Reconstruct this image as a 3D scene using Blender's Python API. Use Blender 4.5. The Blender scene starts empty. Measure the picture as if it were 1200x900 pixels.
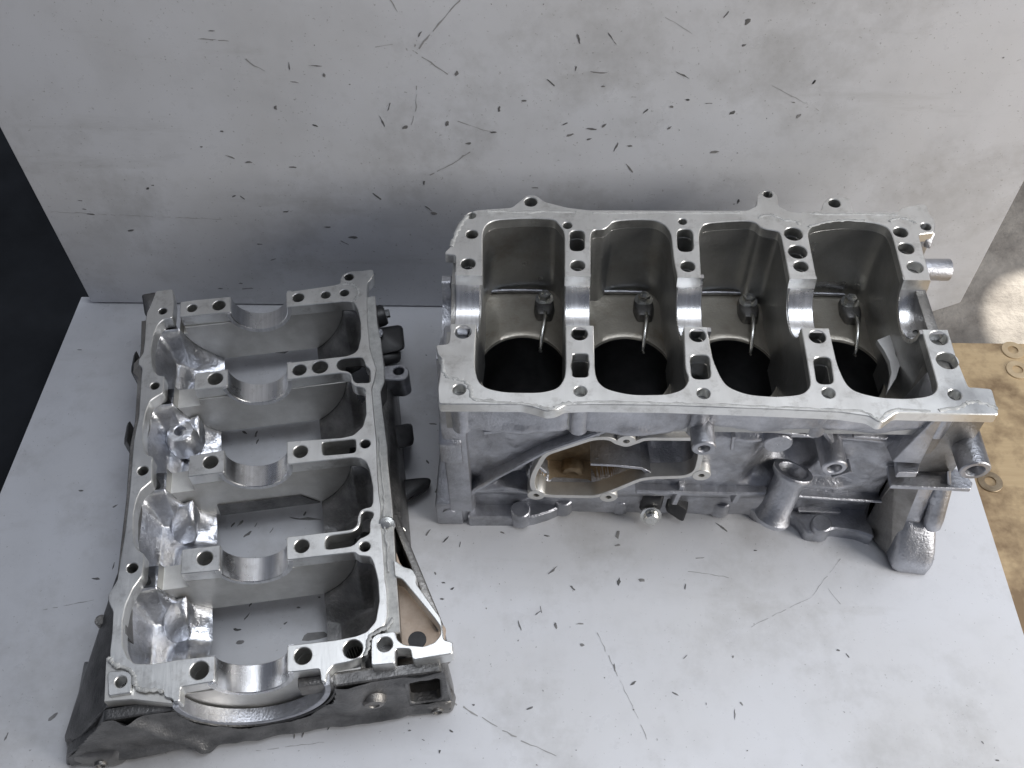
import bpy, bmesh, math, random
import numpy as np
from mathutils import Vector, Matrix
from mathutils.geometry import delaunay_2d_cdt
from mathutils import noise as mnoise
random.seed(7)
S = bpy.context.scene
COL = S.collection
# ------------------------------------------------------------------ camera
FPX, PITCH, ROLL, YAW, CAM_H = 1126.4, .9075, -.0209, .0437, .7426      # solved from the bolt grids of both castings
def _rz(a): return np.array([[math.cos(a), -math.sin(a), 0], [math.sin(a), math.cos(a), 0], [0, 0, 1]])
_F = np.array([0, math.cos(PITCH), -math.sin(PITCH)]); _U = np.array([0, math.sin(PITCH), math.cos(PITCH)]); _X = np.array([1., 0, 0])
CX = _rz(YAW) @ (math.cos(ROLL) * _X + math.sin(ROLL) * _U)
CU = _rz(YAW) @ (-math.sin(ROLL) * _X + math.cos(ROLL) * _U)
CF = _rz(YAW) @ _F
CC = np.array([0, 0, CAM_H])
cam = bpy.data.objects.new('camera', bpy.data.cameras.new('camera')); COL.objects.link(cam)
cam.data.sensor_width = 36; cam.data.lens = 36 * FPX / 1200; cam.data.clip_start = .01; cam.data.clip_end = 100
M = Matrix.Identity(4)
for i in range(3):
    M[i][0], M[i][1], M[i][2], M[i][3] = CX[i], CU[i], -CF[i], CC[i]
cam.matrix_world = M
S.camera = cam
S.render.resolution_x, S.render.resolution_y = 1024, 768
# ------------------------------------------------------------------ light
S.view_settings.view_transform = 'Standard'; S.view_settings.look = 'None'
S.view_settings.exposure = -.04; S.view_settings.gamma = 1
W = bpy.data.worlds.new('World'); S.world = W; W.use_nodes = True
W.node_tree.nodes['Background'].inputs[0].default_value = (.52, .56, .68, 1)
W.node_tree.nodes['Background'].inputs[1].default_value = .23
def area(name, loc, target, sx, sy, power, color):
    l = bpy.data.lights.new(name, 'AREA'); l.shape = 'RECTANGLE'; l.size = sx; l.size_y = sy; l.energy = power; l.color = color
    o = bpy.data.objects.new(name, l); COL.objects.link(o); o.location = loc
    o.rotation_euler = (Vector(target) - Vector(loc)).to_track_quat('-Z', 'Y').to_euler()
    return o
area('doorway_light', (2.1, -.50, .95), (.2, .6, .15), .9, 1.1, 50, (1, .97, .93))
area('ceiling_light', (.45, .75, 2.2), (.15, .4, 0), 2.0, 1.3, 44, (.88, .925, 1))
def sun_patch(T, frm, half):
    l = bpy.data.lights.new('sunbeam', 'SPOT'); l.energy = 1500; l.color = (1, .97, .9); l.spot_size = 2 * half; l.spot_blend = .12; l.shadow_soft_size = .01
    o = bpy.data.objects.new('sunbeam', l); COL.objects.link(o); o.location = frm
    o.rotation_euler = (Vector(T) - Vector(frm)).to_track_quat('-Z', 'Y').to_euler()
# ------------------------------------------------------------------ pixel -> place
def ray(x, y): return CF + (x - 600) / FPX * CX + (450 - y) / FPX * CU
def atz(x, y, z): d = ray(x, y); return CC + d * ((z - CC[2]) / d[2])
def aty(x, y, Y): d = ray(x, y); return CC + d * ((Y - CC[1]) / d[1])
T_ = atz(1222, 374, -.06); sun_patch(T_, (T_[0] + .9, T_[1] + 1.6, 2.2), .021)
BC = np.array([.1186, .5083, 0]); Z1 = .2           # block: centre and height of its joint face
PC = np.array([-.2301, .4310, 0]); Z2 = .0888; PR = .1729
def bl(x, y, z=Z1): return atz(x, y, z) - BC        # block local, on a level plane
def bf(x, y, Y): return aty(x, y, BC[1] + Y) - BC   # block local, on an upright plane
def pl(x, y, z=Z2): return _rz(-PR) @ (atz(x, y, z) - PC)
def Z(x0, y0, s, pts): return [(x0 + s * x, y0 + s * y) for x, y in pts]
# ------------------------------------------------------------------ materials
def nt(name):
    m = bpy.data.materials.new(name); m.use_nodes = True
    t = m.node_tree; return m, t, t.nodes['Principled BSDF']
def noise(t, scale, detail=4, rough=.6, vec=None, stretch=None):
    n = t.nodes.new('ShaderNodeTexNoise'); n.inputs['Scale'].default_value = scale; n.inputs['Detail'].default_value = detail; n.inputs['Roughness'].default_value = rough
    if stretch:
        mp = t.nodes.new('ShaderNodeMapping'); mp.inputs['Scale'].default_value = stretch
        t.links.new(vec, mp.inputs['Vector']); t.links.new(mp.outputs[0], n.inputs['Vector'])
    elif vec: t.links.new(vec, n.inputs['Vector'])
    return n.outputs[0]
def ramp(t, src, stops):
    r = t.nodes.new('ShaderNodeValToRGB'); e = r.color_ramp.elements
    while len(e) < len(stops): e.new(.5)
    for k, (p, c) in zip(e, stops): k.position = p; k.color = c if len(c) == 4 else (*c, 1)
    t.links.new(src, r.inputs[0]); return r.outputs[0]
def mix(t, fac, a, b, mode='MIX'):
    n = t.nodes.new('ShaderNodeMix'); n.data_type = 'RGBA'; n.blend_type = mode
    for s, v in ((0, fac), (6, a), (7, b)):
        if hasattr(v, 'links'): t.links.new(v, n.inputs[s])
        elif s == 0: n.inputs[0].default_value = v
        else: n.inputs[s].default_value = (*v, 1)
    return n.outputs[2]
def bump(t, bs, src, strength, dist):
    b = t.nodes.new('ShaderNodeBump'); b.inputs['Strength'].default_value = strength; b.inputs['Distance'].default_value = dist
    t.links.new(src, b.inputs['Height']); t.links.new(b.outputs[0], bs.inputs['Normal'])
def coord(t): return t.nodes.new('ShaderNodeTexCoord').outputs['Object']
def g(v): return (v, v, v)
def metal(name, c0, c1, r0, r1, sc=60, bs=.25, bd=.0006, met=1.0, fine=900, stretch=None, stain=None):
    m, t, b = nt(name); o = coord(t)
    n = noise(t, sc, 5, .65, o, stretch)
    col = ramp(t, n, [(.3, c0), (.7, c1)]); t.links.new(col, b.inputs['Base Color'])
    if stain:
        col = mix(t, ramp(t, noise(t, stain[0], 6, .7, o), [(.52, g(0)), (.70, g(stain[1]))]), col, stain[2]); t.links.new(col, b.inputs['Base Color'])
    rr = ramp(t, noise(t, sc * .6, 4, .6, o), [(.3, g(r0)), (.7, g(r1))]); t.links.new(rr, b.inputs['Roughness'])
    b.inputs['Metallic'].default_value = met
    bump(t, b, noise(t, fine, 3, .6, o, stretch), bs, bd)
    return m
MAT = {}
MAT['mach'] = metal('machined_aluminium', (.74, .74, .72), (.88, .88, .86), .30, .48, 45, .22, .0004, 1, 420, (1, .10, 1), (70, .55, (.42, .41, .38)))
MAT['sadl'] = metal('bored_aluminium', (.60, .60, .60), (.86, .86, .87), .20, .36, 40, .14, .0003, 1, 400, (8, .3, .3), (90, .45, (.40, .39, .37)))
MAT['cast'] = metal('cast_aluminium', (.31, .315, .335), (.56, .57, .605), .32, .50, 40, .75, .0007, 1, 480, None, (26, .5, (.22, .21, .20)))
MAT['castd'] = metal('oily_cast_aluminium', (.19, .18, .168), (.38, .37, .355), .30, .52, 32, .7, .0007, 1, 480, None, (22, .5, (.12, .11, .10)))
MAT['bay'] = metal('oiled_bay_casting', (.33, .33, .32), (.48, .48, .47), .26, .42, 24, .5, .0006, .8, 420, None, (18, .55, (.24, .21, .17)))
MAT['bayf'] = metal('varnished_bay_floor', (.30, .275, .23), (.47, .445, .39), .28, .44, 30, .5, .0006, .6, 420, None, (30, .6, (.17, .13, .08)))
MAT['castb'] = metal('brown_stained_casting', (.15, .105, .06), (.42, .34, .24), .40, .60, 30, .3, .0008, .8, 600)
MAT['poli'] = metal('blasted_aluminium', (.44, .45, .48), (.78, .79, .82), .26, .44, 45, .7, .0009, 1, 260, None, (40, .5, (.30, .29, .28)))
MAT['bore'] = metal('honed_liner', (.05, .05, .052), (.09, .09, .09), .4, .55, 40, .1, .0003, 1, 500)
MAT['dark'] = metal('dirty_shaded_casting', (.10, .10, .10), (.27, .265, .26), .36, .56, 36, .8, .0008, .95, 420)  # dirt tone; also paints shade on right scoops, recess plate, flange and sleeves
MAT['steel'] = metal('zinc_steel', (.55, .55, .52), (.8, .8, .77), .18, .3, 80, .05, .0003)
MAT['plas'] = metal('black_plastic', (.012, .012, .013), (.03, .03, .032), .35, .55, 60, .2, .0004, 0)
MAT['rtv'] = metal('grey_sealant', (.34, .34, .33), (.55, .55, .53), .5, .65, 120, .5, .0008, .35)
MAT['pale'] = metal('pale_lit_metal', (.60, .60, .59), (.74, .74, .73), .35, .5, 60, .2, .0004, .35)  # pale tone that paints light on the bay crescent
MAT['wash'] = metal('dusty_washer', (.36, .27, .16), (.50, .39, .25), .5, .7, 60, .3, .0005, .05)
MAT['tan'] = metal('tan_stained_casting', (.36, .27, .20), (.58, .48, .39), .45, .62, 30, .4, .0007, .35, 420)
MAT['gask'] = metal('gasket_face', (.60, .59, .56), (.74, .73, .70), .42, .55, 60, .15, .0003, 1)
def panel_mat(name, base, dirt, seed):
    m, t, b = nt(name); o = coord(t)
    n1 = noise(t, 3.2, 5, .6, o); n2 = noise(t, 26, 6, .7, o)
    c = mix(t, ramp(t, n1, [(.42, g(0)), (.72, g(.55))]), base, dirt)
    c = mix(t, ramp(t, noise(t, 7, 7, .72, o), [(.50, g(0)), (.72, g(.55))]), c, tuple(v * .62 for v in dirt))
    c = mix(t, ramp(t, noise(t, 16, 6, .7, o, (.25, 1, 1.6)), [(.58, g(0)), (.75, g(.35))]), c, tuple(v * .7 for v in dirt))
    c = mix(t, ramp(t, n2, [(.5, g(0)), (.75, g(.30))]), c, tuple(v * .72 for v in base))
    sp = noise(t, 420, 2, .5, o)
    c = mix(t, ramp(t, sp, [(.70, g(0)), (.74, g(.5))]), c, (.16, .15, .14))
    t.links.new(c, b.inputs['Base Color'])
    t.links.new(ramp(t, n2, [(.35, g(.26)), (.7, g(.52))]), b.inputs['Roughness'])
    bump(t, b, noise(t, 160, 3, .6, o), .08, .0006)
    return m
MAT['panel'] = panel_mat('worn_white_paint', (.62, .628, .655), (.50, .485, .455), 0)
MAT['wallp'] = panel_mat('worn_white_paint_back', (.62, .63, .66), (.44, .43, .41), 1)
m, t, b = nt('bare_chip'); o = coord(t)
t.links.new(ramp(t, noise(t, 35, 3, .6, o), [(.35, (.05, .05, .05)), (.65, (.24, .235, .23))]), b.inputs['Base Color']); b.inputs['Roughness'].default_value = .6; MAT['chip'] = m
m, t, b = nt('scratch'); b.inputs['Base Color'].default_value = (.30, .295, .29, 1); b.inputs['Roughness'].default_value = .6; MAT['scr'] = m
m, t, b = nt('stained_plywood'); o = coord(t)
n = noise(t, 14, 6, .65, o); gr = noise(t, 30, 5, .6, o, (1, 9, 1))
c = mix(t, ramp(t, gr, [(.3, g(0)), (.7, g(.6))]), (.52, .39, .23), (.42, .30, .17))
c = mix(t, ramp(t, n, [(.47, g(0)), (.62, g(.9))]), c, (.19, .125, .068)); t.links.new(c, b.inputs['Base Color'])
b.inputs['Roughness'].default_value = .6; bump(t, b, gr, .2, .001); MAT['wood'] = m
m, t, b = nt('rough_concrete'); o = coord(t)
c = ramp(t, noise(t, 22, 7, .7, o), [(.3, (.13, .115, .10)), (.65, (.27, .245, .215))]); t.links.new(c, b.inputs['Base Color'])
b.inputs['Roughness'].default_value = .9; bump(t, b, noise(t, 70, 6, .7, o), .7, .006); MAT['conc'] = m
m, t, b = nt('black_floor_rubber'); o = coord(t)
c = ramp(t, noise(t, 9, 5, .6, o), [(.3, (.009, .010, .012)), (.7, (.020, .022, .026))]); t.links.new(c, b.inputs['Base Color'])
b.inputs['Roughness'].default_value = .85; b.inputs['Specular IOR Level'].default_value = .15; MAT['blk'] = m
# ------------------------------------------------------------------ mesh helpers
def link(name, me, mat, parent, smooth=35):
    o = bpy.data.objects.new(name, me); COL.objects.link(o)
    if mat: me.materials.clear(); me.materials.append(MAT[mat])
    if parent is not None: o.parent = parent
    if smooth:
        me.polygons.foreach_set('use_smooth', [True] * len(me.polygons))
        me.set_sharp_from_angle(angle=math.radians(smooth))
    return o
def frombm(name, bm, mat, parent, smooth=35):
    bmesh.ops.recalc_face_normals(bm, faces=bm.faces)
    me = bpy.data.meshes.new(name); bm.to_mesh(me); bm.free()
    return link(name, me, mat, parent, smooth)
def empty(name, loc, rz, label, cat, group=None):
    o = bpy.data.objects.new(name, None); COL.objects.link(o); o.location = loc; o.rotation_euler = (0, 0, rz)
    o.empty_display_size = .05; o['label'] = label; o['category'] = cat
    if group: o['group'] = group
    return o
def signed(l): return sum(a[0] * b[1] - b[0] * a[1] for a, b in zip(l, l[1:] + l[:1])) / 2
def fillet(loop, r, n=3):
    out = []
    N = len(loop)
    for i in range(N):
        p = Vector(loop[i]); a = Vector(loop[i - 1]); b = Vector(loop[(i + 1) % N])
        la, lb = (a - p).length, (b - p).length
        if la < 1e-7 or lb < 1e-7: continue
        ra = min(r, .42 * la); rb = min(r, .42 * lb)
        s = p + (a - p) / la * ra; e = p + (b - p) / lb * rb
        for k in range(n + 1):
            u = k / n; out.append(tuple((1 - u) ** 2 * s + 2 * u * (1 - u) * p + u * u * e))
    return out
def circ(x, y, r, n=22): return [(x + r * math.cos(2 * math.pi * k / n), y + r * math.sin(2 * math.pi * k / n)) for k in range(n)]
def prism_bm(outer, holes, zt, zb, cham=.0005, axis='z'):
    loops = []
    for k, l in enumerate([outer] + list(holes)):
        l = [tuple(p[:2]) for p in l]
        if (signed(l) > 0) != (k == 0): l = l[::-1]
        loops.append(l)
    cap, low, edges = [], [], []
    for l in loops:
        n = len(l); b0 = len(cap)
        for i in range(n):
            p = Vector(l[i]); d0 = (p - Vector(l[i - 1])); d1 = (Vector(l[(i + 1) % n]) - p)
            d0 = d0.normalized() if d0.length > 1e-9 else d1.normalized(); d1 = d1.normalized() if d1.length > 1e-9 else d0
            nn = Vector((-d0.y - d1.y, d0.x + d1.x)); nn = nn.normalized() if nn.length > 1e-6 else Vector((-d0.y, d0.x))
            cap.append(p + nn * cham); low.append(p)
            edges.append((b0 + i, b0 + (i + 1) % n))
    vs, es, fs, ov, oe, of = delaunay_2d_cdt(cap, edges, [], 1, 1e-7)
    cen = np.array([[sum(vs[i].x for i in f) / 3, sum(vs[i].y for i in f) / 3] for f in fs]); odd = np.zeros(len(fs), bool)
    for i0, i1 in edges:                                          # even-odd test drops the triangles that span holes
        (ax_, ay_), (bx_, by_) = cap[i0], cap[i1]
        if ay_ == by_: continue
        odd ^= ((ay_ > cen[:, 1]) != (by_ > cen[:, 1])) & (cen[:, 0] < (bx_ - ax_) * (cen[:, 1] - ay_) / (by_ - ay_) + ax_)
    fs = [f for f, k in zip(fs, odd) if k]
    bm = bmesh.new()
    T = [bm.verts.new((v.x, v.y, zt)) for v in vs]
    lo2 = [low[o[0]] if o else v for v, o in zip(vs, ov)]
    used = {}
    cnt = {}
    for f in fs:
        for a, b in zip(f, f[1:] + f[:1]): cnt[(a, b)] = 1
    bnd = [(a, b) for (a, b) in cnt if (b, a) not in cnt]
    Bt = [bm.verts.new((p[0], p[1], zb)) for p in lo2]
    Mi = {}
    for a, b in bnd:
        for i in (a, b):
            if i not in Mi: Mi[i] = bm.verts.new((lo2[i][0], lo2[i][1], zt - cham))
    for f in fs:
        try: bm.faces.new([T[i] for i in f])
        except ValueError: pass
        try: bm.faces.new([Bt[i] for i in reversed(f)])
        except ValueError: pass
    for a, b in bnd:
        for q in ((T[b], T[a], Mi[a], Mi[b]), (Mi[b], Mi[a], Bt[a], Bt[b])):
            try: bm.faces.new(q)
            except ValueError: pass
    loose = [v for v in bm.verts if not v.link_faces]
    if loose: bmesh.ops.delete(bm, geom=loose, context='VERTS')
    return bm
def prism(name, outer, holes, zt, zb, mat, parent, cham=.0005, smooth=30):
    return frombm(name, prism_bm(outer, holes, zt, zb, cham), mat, parent, smooth)
def prism_y(name, outer, holes, y0, y1, mat, parent, cham=.0005, smooth=30):
    """outline in x-z; front face at y0 (towards the viewer), back at y1"""
    bm = prism_bm(outer, holes, -y0, -y1, cham)
    for v in bm.verts: x, z, t_ = v.co; v.co = (x, -t_, z)
    return frombm(name, bm, mat, parent, smooth)
def prism_x(name, outer, x0, x1, mat, parent, cham=.0008, smooth=30):
    """outline in y-z, extruded from x0 to x1"""
    bm = prism_bm(outer, [], x1, x0, cham)
    for v in bm.verts: y, z, t_ = v.co; v.co = (t_, y, z)
    return frombm(name, bm, mat, parent, smooth)
def box(name, x0, x1, y0, y1, z0, z1, mat, parent, bev=.001):
    bm = bmesh.new(); bmesh.ops.create_cube(bm, size=1)
    for v in bm.verts: v.co = (x0 + (v.co.x + .5) * (x1 - x0), y0 + (v.co.y + .5) * (y1 - y0), z0 + (v.co.z + .5) * (z1 - z0))
    if bev: bmesh.ops.bevel(bm, geom=bm.edges[:], offset=bev, segments=2, affect='EDGES', profile=.5)
    return frombm(name, bm, mat, parent)
def hull(name, pts, mat, parent, bev=.0015):
    bm = bmesh.new()
    for p in pts: bm.verts.new(p)
    r = bmesh.ops.convex_hull(bm, input=bm.verts[:])
    junk = [e for e in r['geom_interior'] if isinstance(e, bmesh.types.BMVert)]
    if junk: bmesh.ops.delete(bm, geom=junk, context='VERTS')
    bmesh.ops.dissolve_limit(bm, angle_limit=.03, verts=bm.verts[:], edges=bm.edges[:])
    if bev: bmesh.ops.bevel(bm, geom=bm.edges[:], offset=bev, segments=2, affect='EDGES', profile=.5)
    return frombm(name, bm, mat, parent, 40)
def soft_hull(name, pts, mat, parent, it=3, cuts=4):
    bm = bmesh.new()
    for p in pts: bm.verts.new(p)
    r = bmesh.ops.convex_hull(bm, input=bm.verts[:])
    junk = [e for e in r['geom_interior'] if isinstance(e, bmesh.types.BMVert)]
    if junk: bmesh.ops.delete(bm, geom=junk, context='VERTS')
    bmesh.ops.triangulate(bm, faces=bm.faces[:])
    bmesh.ops.subdivide_edges(bm, edges=bm.edges[:], cuts=cuts, use_grid_fill=True)
    for _ in range(it): bmesh.ops.smooth_vert(bm, verts=bm.verts[:], factor=.5, use_axis_x=True, use_axis_y=True, use_axis_z=True)
    return frombm(name, bm, mat, parent, 70)
def lathe(name, prof, p0, p1, mat, parent, n=28, smooth=40):
    """prof: (radius, t along p0->p1 in metres) revolved; closed if radius 0 at the ends"""
    p0, p1 = Vector(p0), Vector(p1); d = (p1 - p0).normalized()
    a = d.orthogonal().normalized(); b = d.cross(a)
    bm = bmesh.new(); rings = []
    for r, s in prof:
        if r < 1e-7: rings.append([bm.verts.new(p0 + d * s)]); continue
        rings.append([bm.verts.new(p0 + d * s + (a * math.cos(2 * math.pi * k / n) + b * math.sin(2 * math.pi * k / n)) * r) for k in range(n)])
    for A, B in zip(rings, rings[1:]):
        for k in range(n):
            k2 = (k + 1) % n
            if len(A) == 1 and len(B) == 1: break
            if len(A) == 1: bm.faces.new((A[0], B[k], B[k2]))
            elif len(B) == 1: bm.faces.new((A[k], A[k2], B[0]))
            else: bm.faces.new((A[k], A[k2], B[k2], B[k]))
    return frombm(name, bm, mat, parent, smooth)
def tube(name, path, rad, mat, parent, n=10, jitter=0, flat=1.0):
    path = [Vector(p) for p in path]; bm = bmesh.new(); rings = []
    for i, p in enumerate(path):
        d = (path[min(i + 1, len(path) - 1)] - path[max(i - 1, 0)]).normalized()
        up = Vector((0, 0, 1)) if abs(d.z) < .9 else Vector((0, 1, 0))
        a = d.cross(up).normalized(); b = a.cross(d)
        r = rad[i] if isinstance(rad, (list, tuple)) else rad
        r *= 1 + jitter * (random.random() - .5) * 2
        rings.append([bm.verts.new(p + (a * math.cos(2 * math.pi * k / n) + b * flat * math.sin(2 * math.pi * k / n)) * r) for k in range(n)])
    for A, B in zip(rings, rings[1:]):
        for k in range(n): bm.faces.new((A[k], A[(k + 1) % n], B[(k + 1) % n], B[k]))
    bm.faces.new(rings[0]); bm.faces.new(rings[-1])
    return frombm(name, bm, mat, parent, 50)
def smoothpath(pts, n=6):
    pts = [Vector(p) for p in pts]; out = []
    for i in range(len(pts) - 1):
        p0, p1, p2, p3 = pts[max(i - 1, 0)], pts[i], pts[i + 1], pts[min(i + 2, len(pts) - 1)]
        for k in range(n):
            u = k / n
            out.append(.5 * ((2 * p1) + (p2 - p0) * u + (2 * p0 - 5 * p1 + 4 * p2 - p3) * u * u + (3 * p1 - p0 - 3 * p2 + p3) * u ** 3))
    return out + [pts[-1]]
def boolean(o, cutter_bm, op='DIFFERENCE'):
    me = bpy.data.meshes.new('cut'); bmesh.ops.recalc_face_normals(cutter_bm, faces=cutter_bm.faces); cutter_bm.to_mesh(me); cutter_bm.free()
    c = bpy.data.objects.new('cut', me); COL.objects.link(c); c.parent = o.parent
    md = o.modifiers.new('b', 'BOOLEAN'); md.object = c; md.operation = op; md.solver = 'EXACT'
    bpy.context.view_layer.update()
    nm = bpy.data.meshes.new_from_object(o.evaluated_get(bpy.context.evaluated_depsgraph_get()))
    o.modifiers.clear(); old = o.data; o.data = nm; nm.name = old.name
    nm.polygons.foreach_set('use_smooth', [True] * len(nm.polygons)); nm.set_sharp_from_angle(angle=math.radians(30))
    bpy.data.objects.remove(c); bpy.data.meshes.remove(me)
def cyl_bm(p0, p1, r, n=48):
    p0, p1 = Vector(p0), Vector(p1); d = (p1 - p0).normalized(); a = d.orthogonal().normalized(); b = d.cross(a)
    bm = bmesh.new()
    R = [[bm.verts.new(p + (a * math.cos(2 * math.pi * k / n) + b * math.sin(2 * math.pi * k / n)) * r) for k in range(n)] for p in (p0, p1)]
    for k in range(n): bm.faces.new((R[0][k], R[0][(k + 1) % n], R[1][(k + 1) % n], R[1][k]))
    bm.faces.new(R[0]); bm.faces.new(R[1]); return bm
def sstep(a, b, x):
    u = min(max((x - a) / (b - a), 0), 1); return u * u * (3 - 2 * u)
def segd(px, pz, a, b):
    ax, az = a; bx, bz = b; dx, dz = bx - ax, bz - az
    u = max(0, min(1, ((px - ax) * dx + (pz - az) * dz) / (dx * dx + dz * dz + 1e-12)))
    return math.hypot(px - ax - u * dx, pz - az - u * dz)
def inside(px, pz, poly):
    c = False
    for (x1, y1), (x2, y2) in zip(poly, poly[1:] + poly[:1]):
        if (y1 > pz) != (y2 > pz) and px < (x2 - x1) * (pz - y1) / (y2 - y1) + x1: c = not c
    return c
def polyd(px, pz, poly):
    d = min(segd(px, pz, a, b) for a, b in zip(poly, poly[1:] + poly[:1]))
    return -d if inside(px, pz, poly) else d
def grid(name, us, vs, fn, mat, parent, smooth=60, skip=()):
    bm = bmesh.new(); R = [[bm.verts.new(fn(u, v)) for u in us] for v in vs]
    for A, B in zip(R, R[1:]):
        for k in range(len(us) - 1):
            m_ = (A[k].co + B[k + 1].co) / 2
            if all((m_.x - hx) ** 2 + (m_.y - hy) ** 2 > (hr + .0008) ** 2 for hx, hy, hr in skip) and not (skip and any(inside(m_.x, m_.y, sl) for sl in sl_r)): bm.faces.new((A[k], A[k + 1], B[k + 1], B[k]))
    return frombm(name, bm, mat, parent, smooth)
def lin(a, b, n): return [a + (b - a) * k / (n - 1) for k in range(n)]
def nz(x, y, z=0, s=30): return mnoise.noise(Vector((x * s, y * s, z * s)))
# ================================================================== the setting
def slab(name, x0, x1, y0, y1, z0, z1, mat, bev=.0012):
    o = box(name, x0, x1, y0, y1, z0, z1, mat, None, bev); o['kind'] = 'structure'; return o
floor_panel = slab('floor_panel', -.487, .396, -.75, .69, -.016, 0, 'panel')
wb = prism_y('back_panel', fillet([(-.472, .002), (.405, .002), (.429, .016), (.432, 1.2), (-.472, 1.2)], .002), [], .680, .692, 'wallp', None)
wb['kind'] = 'structure'
ground = slab('ground', .1, 3.5, .45, 4, -.16, -.06, 'conc', 0)
bench = slab('bench_top', -.30, 1.6, -1.2, .655, -.055, -.0165, 'wood', .002)
mat_ = slab('black_floor', -3.5, -.31, -2.0, 4, -.14, -.04, 'blk', 0)
# chips and scratches in the paint ---------------------------------------------------
def flecks(name, spots, place, parent, mat='chip', th=.00025):
    bm = bmesh.new()
    for (x, y, ln, w, a) in spots:
        n = 7 if ln < .004 else 9
        pts = []
        for k in range(n):
            q = 2 * math.pi * k / n
            rr = random.uniform(.55, 1.1)
            px, py = ln * .5 * rr * math.cos(q), w * .5 * rr * math.sin(q) + .18 * ln * (math.cos(q) ** 2 - .5) * random.uniform(-.5, .5)
            pts.append((x + px * math.cos(a) - py * math.sin(a), y + px * math.sin(a) + py * math.cos(a)))
        top = [bm.verts.new(place(u, v, th)) for u, v in pts]; bot = [bm.verts.new(place(u, v, -.0001)) for u, v in pts]
        bm.faces.new(top)
        for k in range(n): bm.faces.new((top[k], bot[k], bot[(k + 1) % n], top[(k + 1) % n]))
    o = frombm(name, bm, mat, parent, 0); o['kind'] = 'stuff'; return o
def onfloor(x, y): p = atz(x, y, 0); return p[0], p[1]
def onwall(x, y): p = aty(x, y, .68); return p[0], p[2]
fs = []
def F(x, y, ln, w, a): X, Y = onfloor(x, y); fs.append((X, Y, ln * .00068, w * .00055, math.radians(a)))
for q in [(724, 626, 14, 8, 80), (724, 639, 9, 5, 10), (725, 682, 12, 7, 80), (752, 680, 9, 6, 0), (803, 688, 9, 3, 80), (846, 618, 22, 3, -45), (647, 669, 20, 3, 45), (671, 689, 9, 4, -50),
          (609, 733, 14, 3, -70), (651, 733, 10, 5, -70), (680, 731, 12, 3, 0), (682, 756, 6, 5, 0), (631, 718, 12, 3, 40), (634, 714, 12, 2, -80), (720, 782, 14, 2, -85), (742, 801, 9, 4, 40), (791, 813, 9, 3, -30),
          (820, 654, 11, 2, 5), (621, 830, 10, 4, 20), (869, 825, 6, 3, -60), (861, 838, 13, 2, 85), (982, 762, 5, 4, 0), (993, 768, 8, 2, -60), (1169, 891, 5, 3, 0), (803, 770, 9, 2, 45), (885, 645, 5, 2, 0),
          (508, 497, 14, 3, -5), (518, 497, 6, 4, 90), (501, 541, 8, 4, -60), (538, 565, 12, 3, -30), (501, 625, 14, 3, 60), (522, 633, 14, 3, 50), (539, 638, 9, 2, 85), (588, 624, 8, 3, -20), (641, 628, 9, 3, -10), (512, 575, 10, 8, 90),
          (113, 678, 15, 3, -5), (62, 840, 15, 8, 60), (8, 862, 12, 3, 85), (119, 742, 3, 3, 0), (93, 410, 8, 2, 0), (133, 663, 12, 2, 90), (135, 715, 9, 2, 80), (95, 575, 9, 4, 0), (135, 593, 8, 3, 40),
          (345, 863, 8, 2, 85), (355, 861, 8, 2, 80), (373, 849, 10, 2, 85), (386, 852, 8, 2, 60), (480, 856, 4, 3, 0), (529, 857, 6, 3, -40), (555, 826, 4, 3, 0), (510, 672, 5, 3, -60), (520, 683, 6, 3, 0), (530, 690, 6, 4, 40), (518, 702, 6, 4, 0),
          (300, 509, 14, 4, 85), (302, 517, 11, 4, 80), (287, 507, 9, 5, -30), (273, 615, 8, 4, 60), (282, 613, 12, 4, 55), (290, 626, 14, 6, 45), (300, 615, 8, 2, 70), (358, 608, 50, 3, -4), (357, 602, 8, 5, 70), (318, 622, 12, 2, 65), (278, 738, 10, 5, 0), (289, 723, 14, 3, 60), (282, 752, 12, 8, 10), (294, 708, 8, 3, 60), (335, 730, 6, 3, 40), (350, 712, 5, 4, 0), (374, 700, 5, 3, 0),
          (370, 745, 36, 16, 12), (358, 392, 4, 3, 0)]: F(*q)
for k in range(70):
    X = random.uniform(-.47, .38); Y = random.uniform(.0, .67)
    if random.random() < .45: X, Y = random.gauss(.03, .10), random.gauss(.27, .07)
    l = random.uniform(.4, 1.9) * .001 * random.choice((1, 1, 1.6)); fs.append((X, Y, l, l * random.uniform(.2, .8), random.uniform(0, 3.1)))
flecks('paint_chip', [f for f in fs if -.48 < f[0] < .39 and -.7 < f[1] < .675], lambda x, y, h: (x, y, h), floor_panel)
fs = []
def Wf(x, y, ln, w, a): X, Y = onwall(x, y); fs.append((X, Y, ln * .00075, w * .00055, math.radians(a)))
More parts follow.
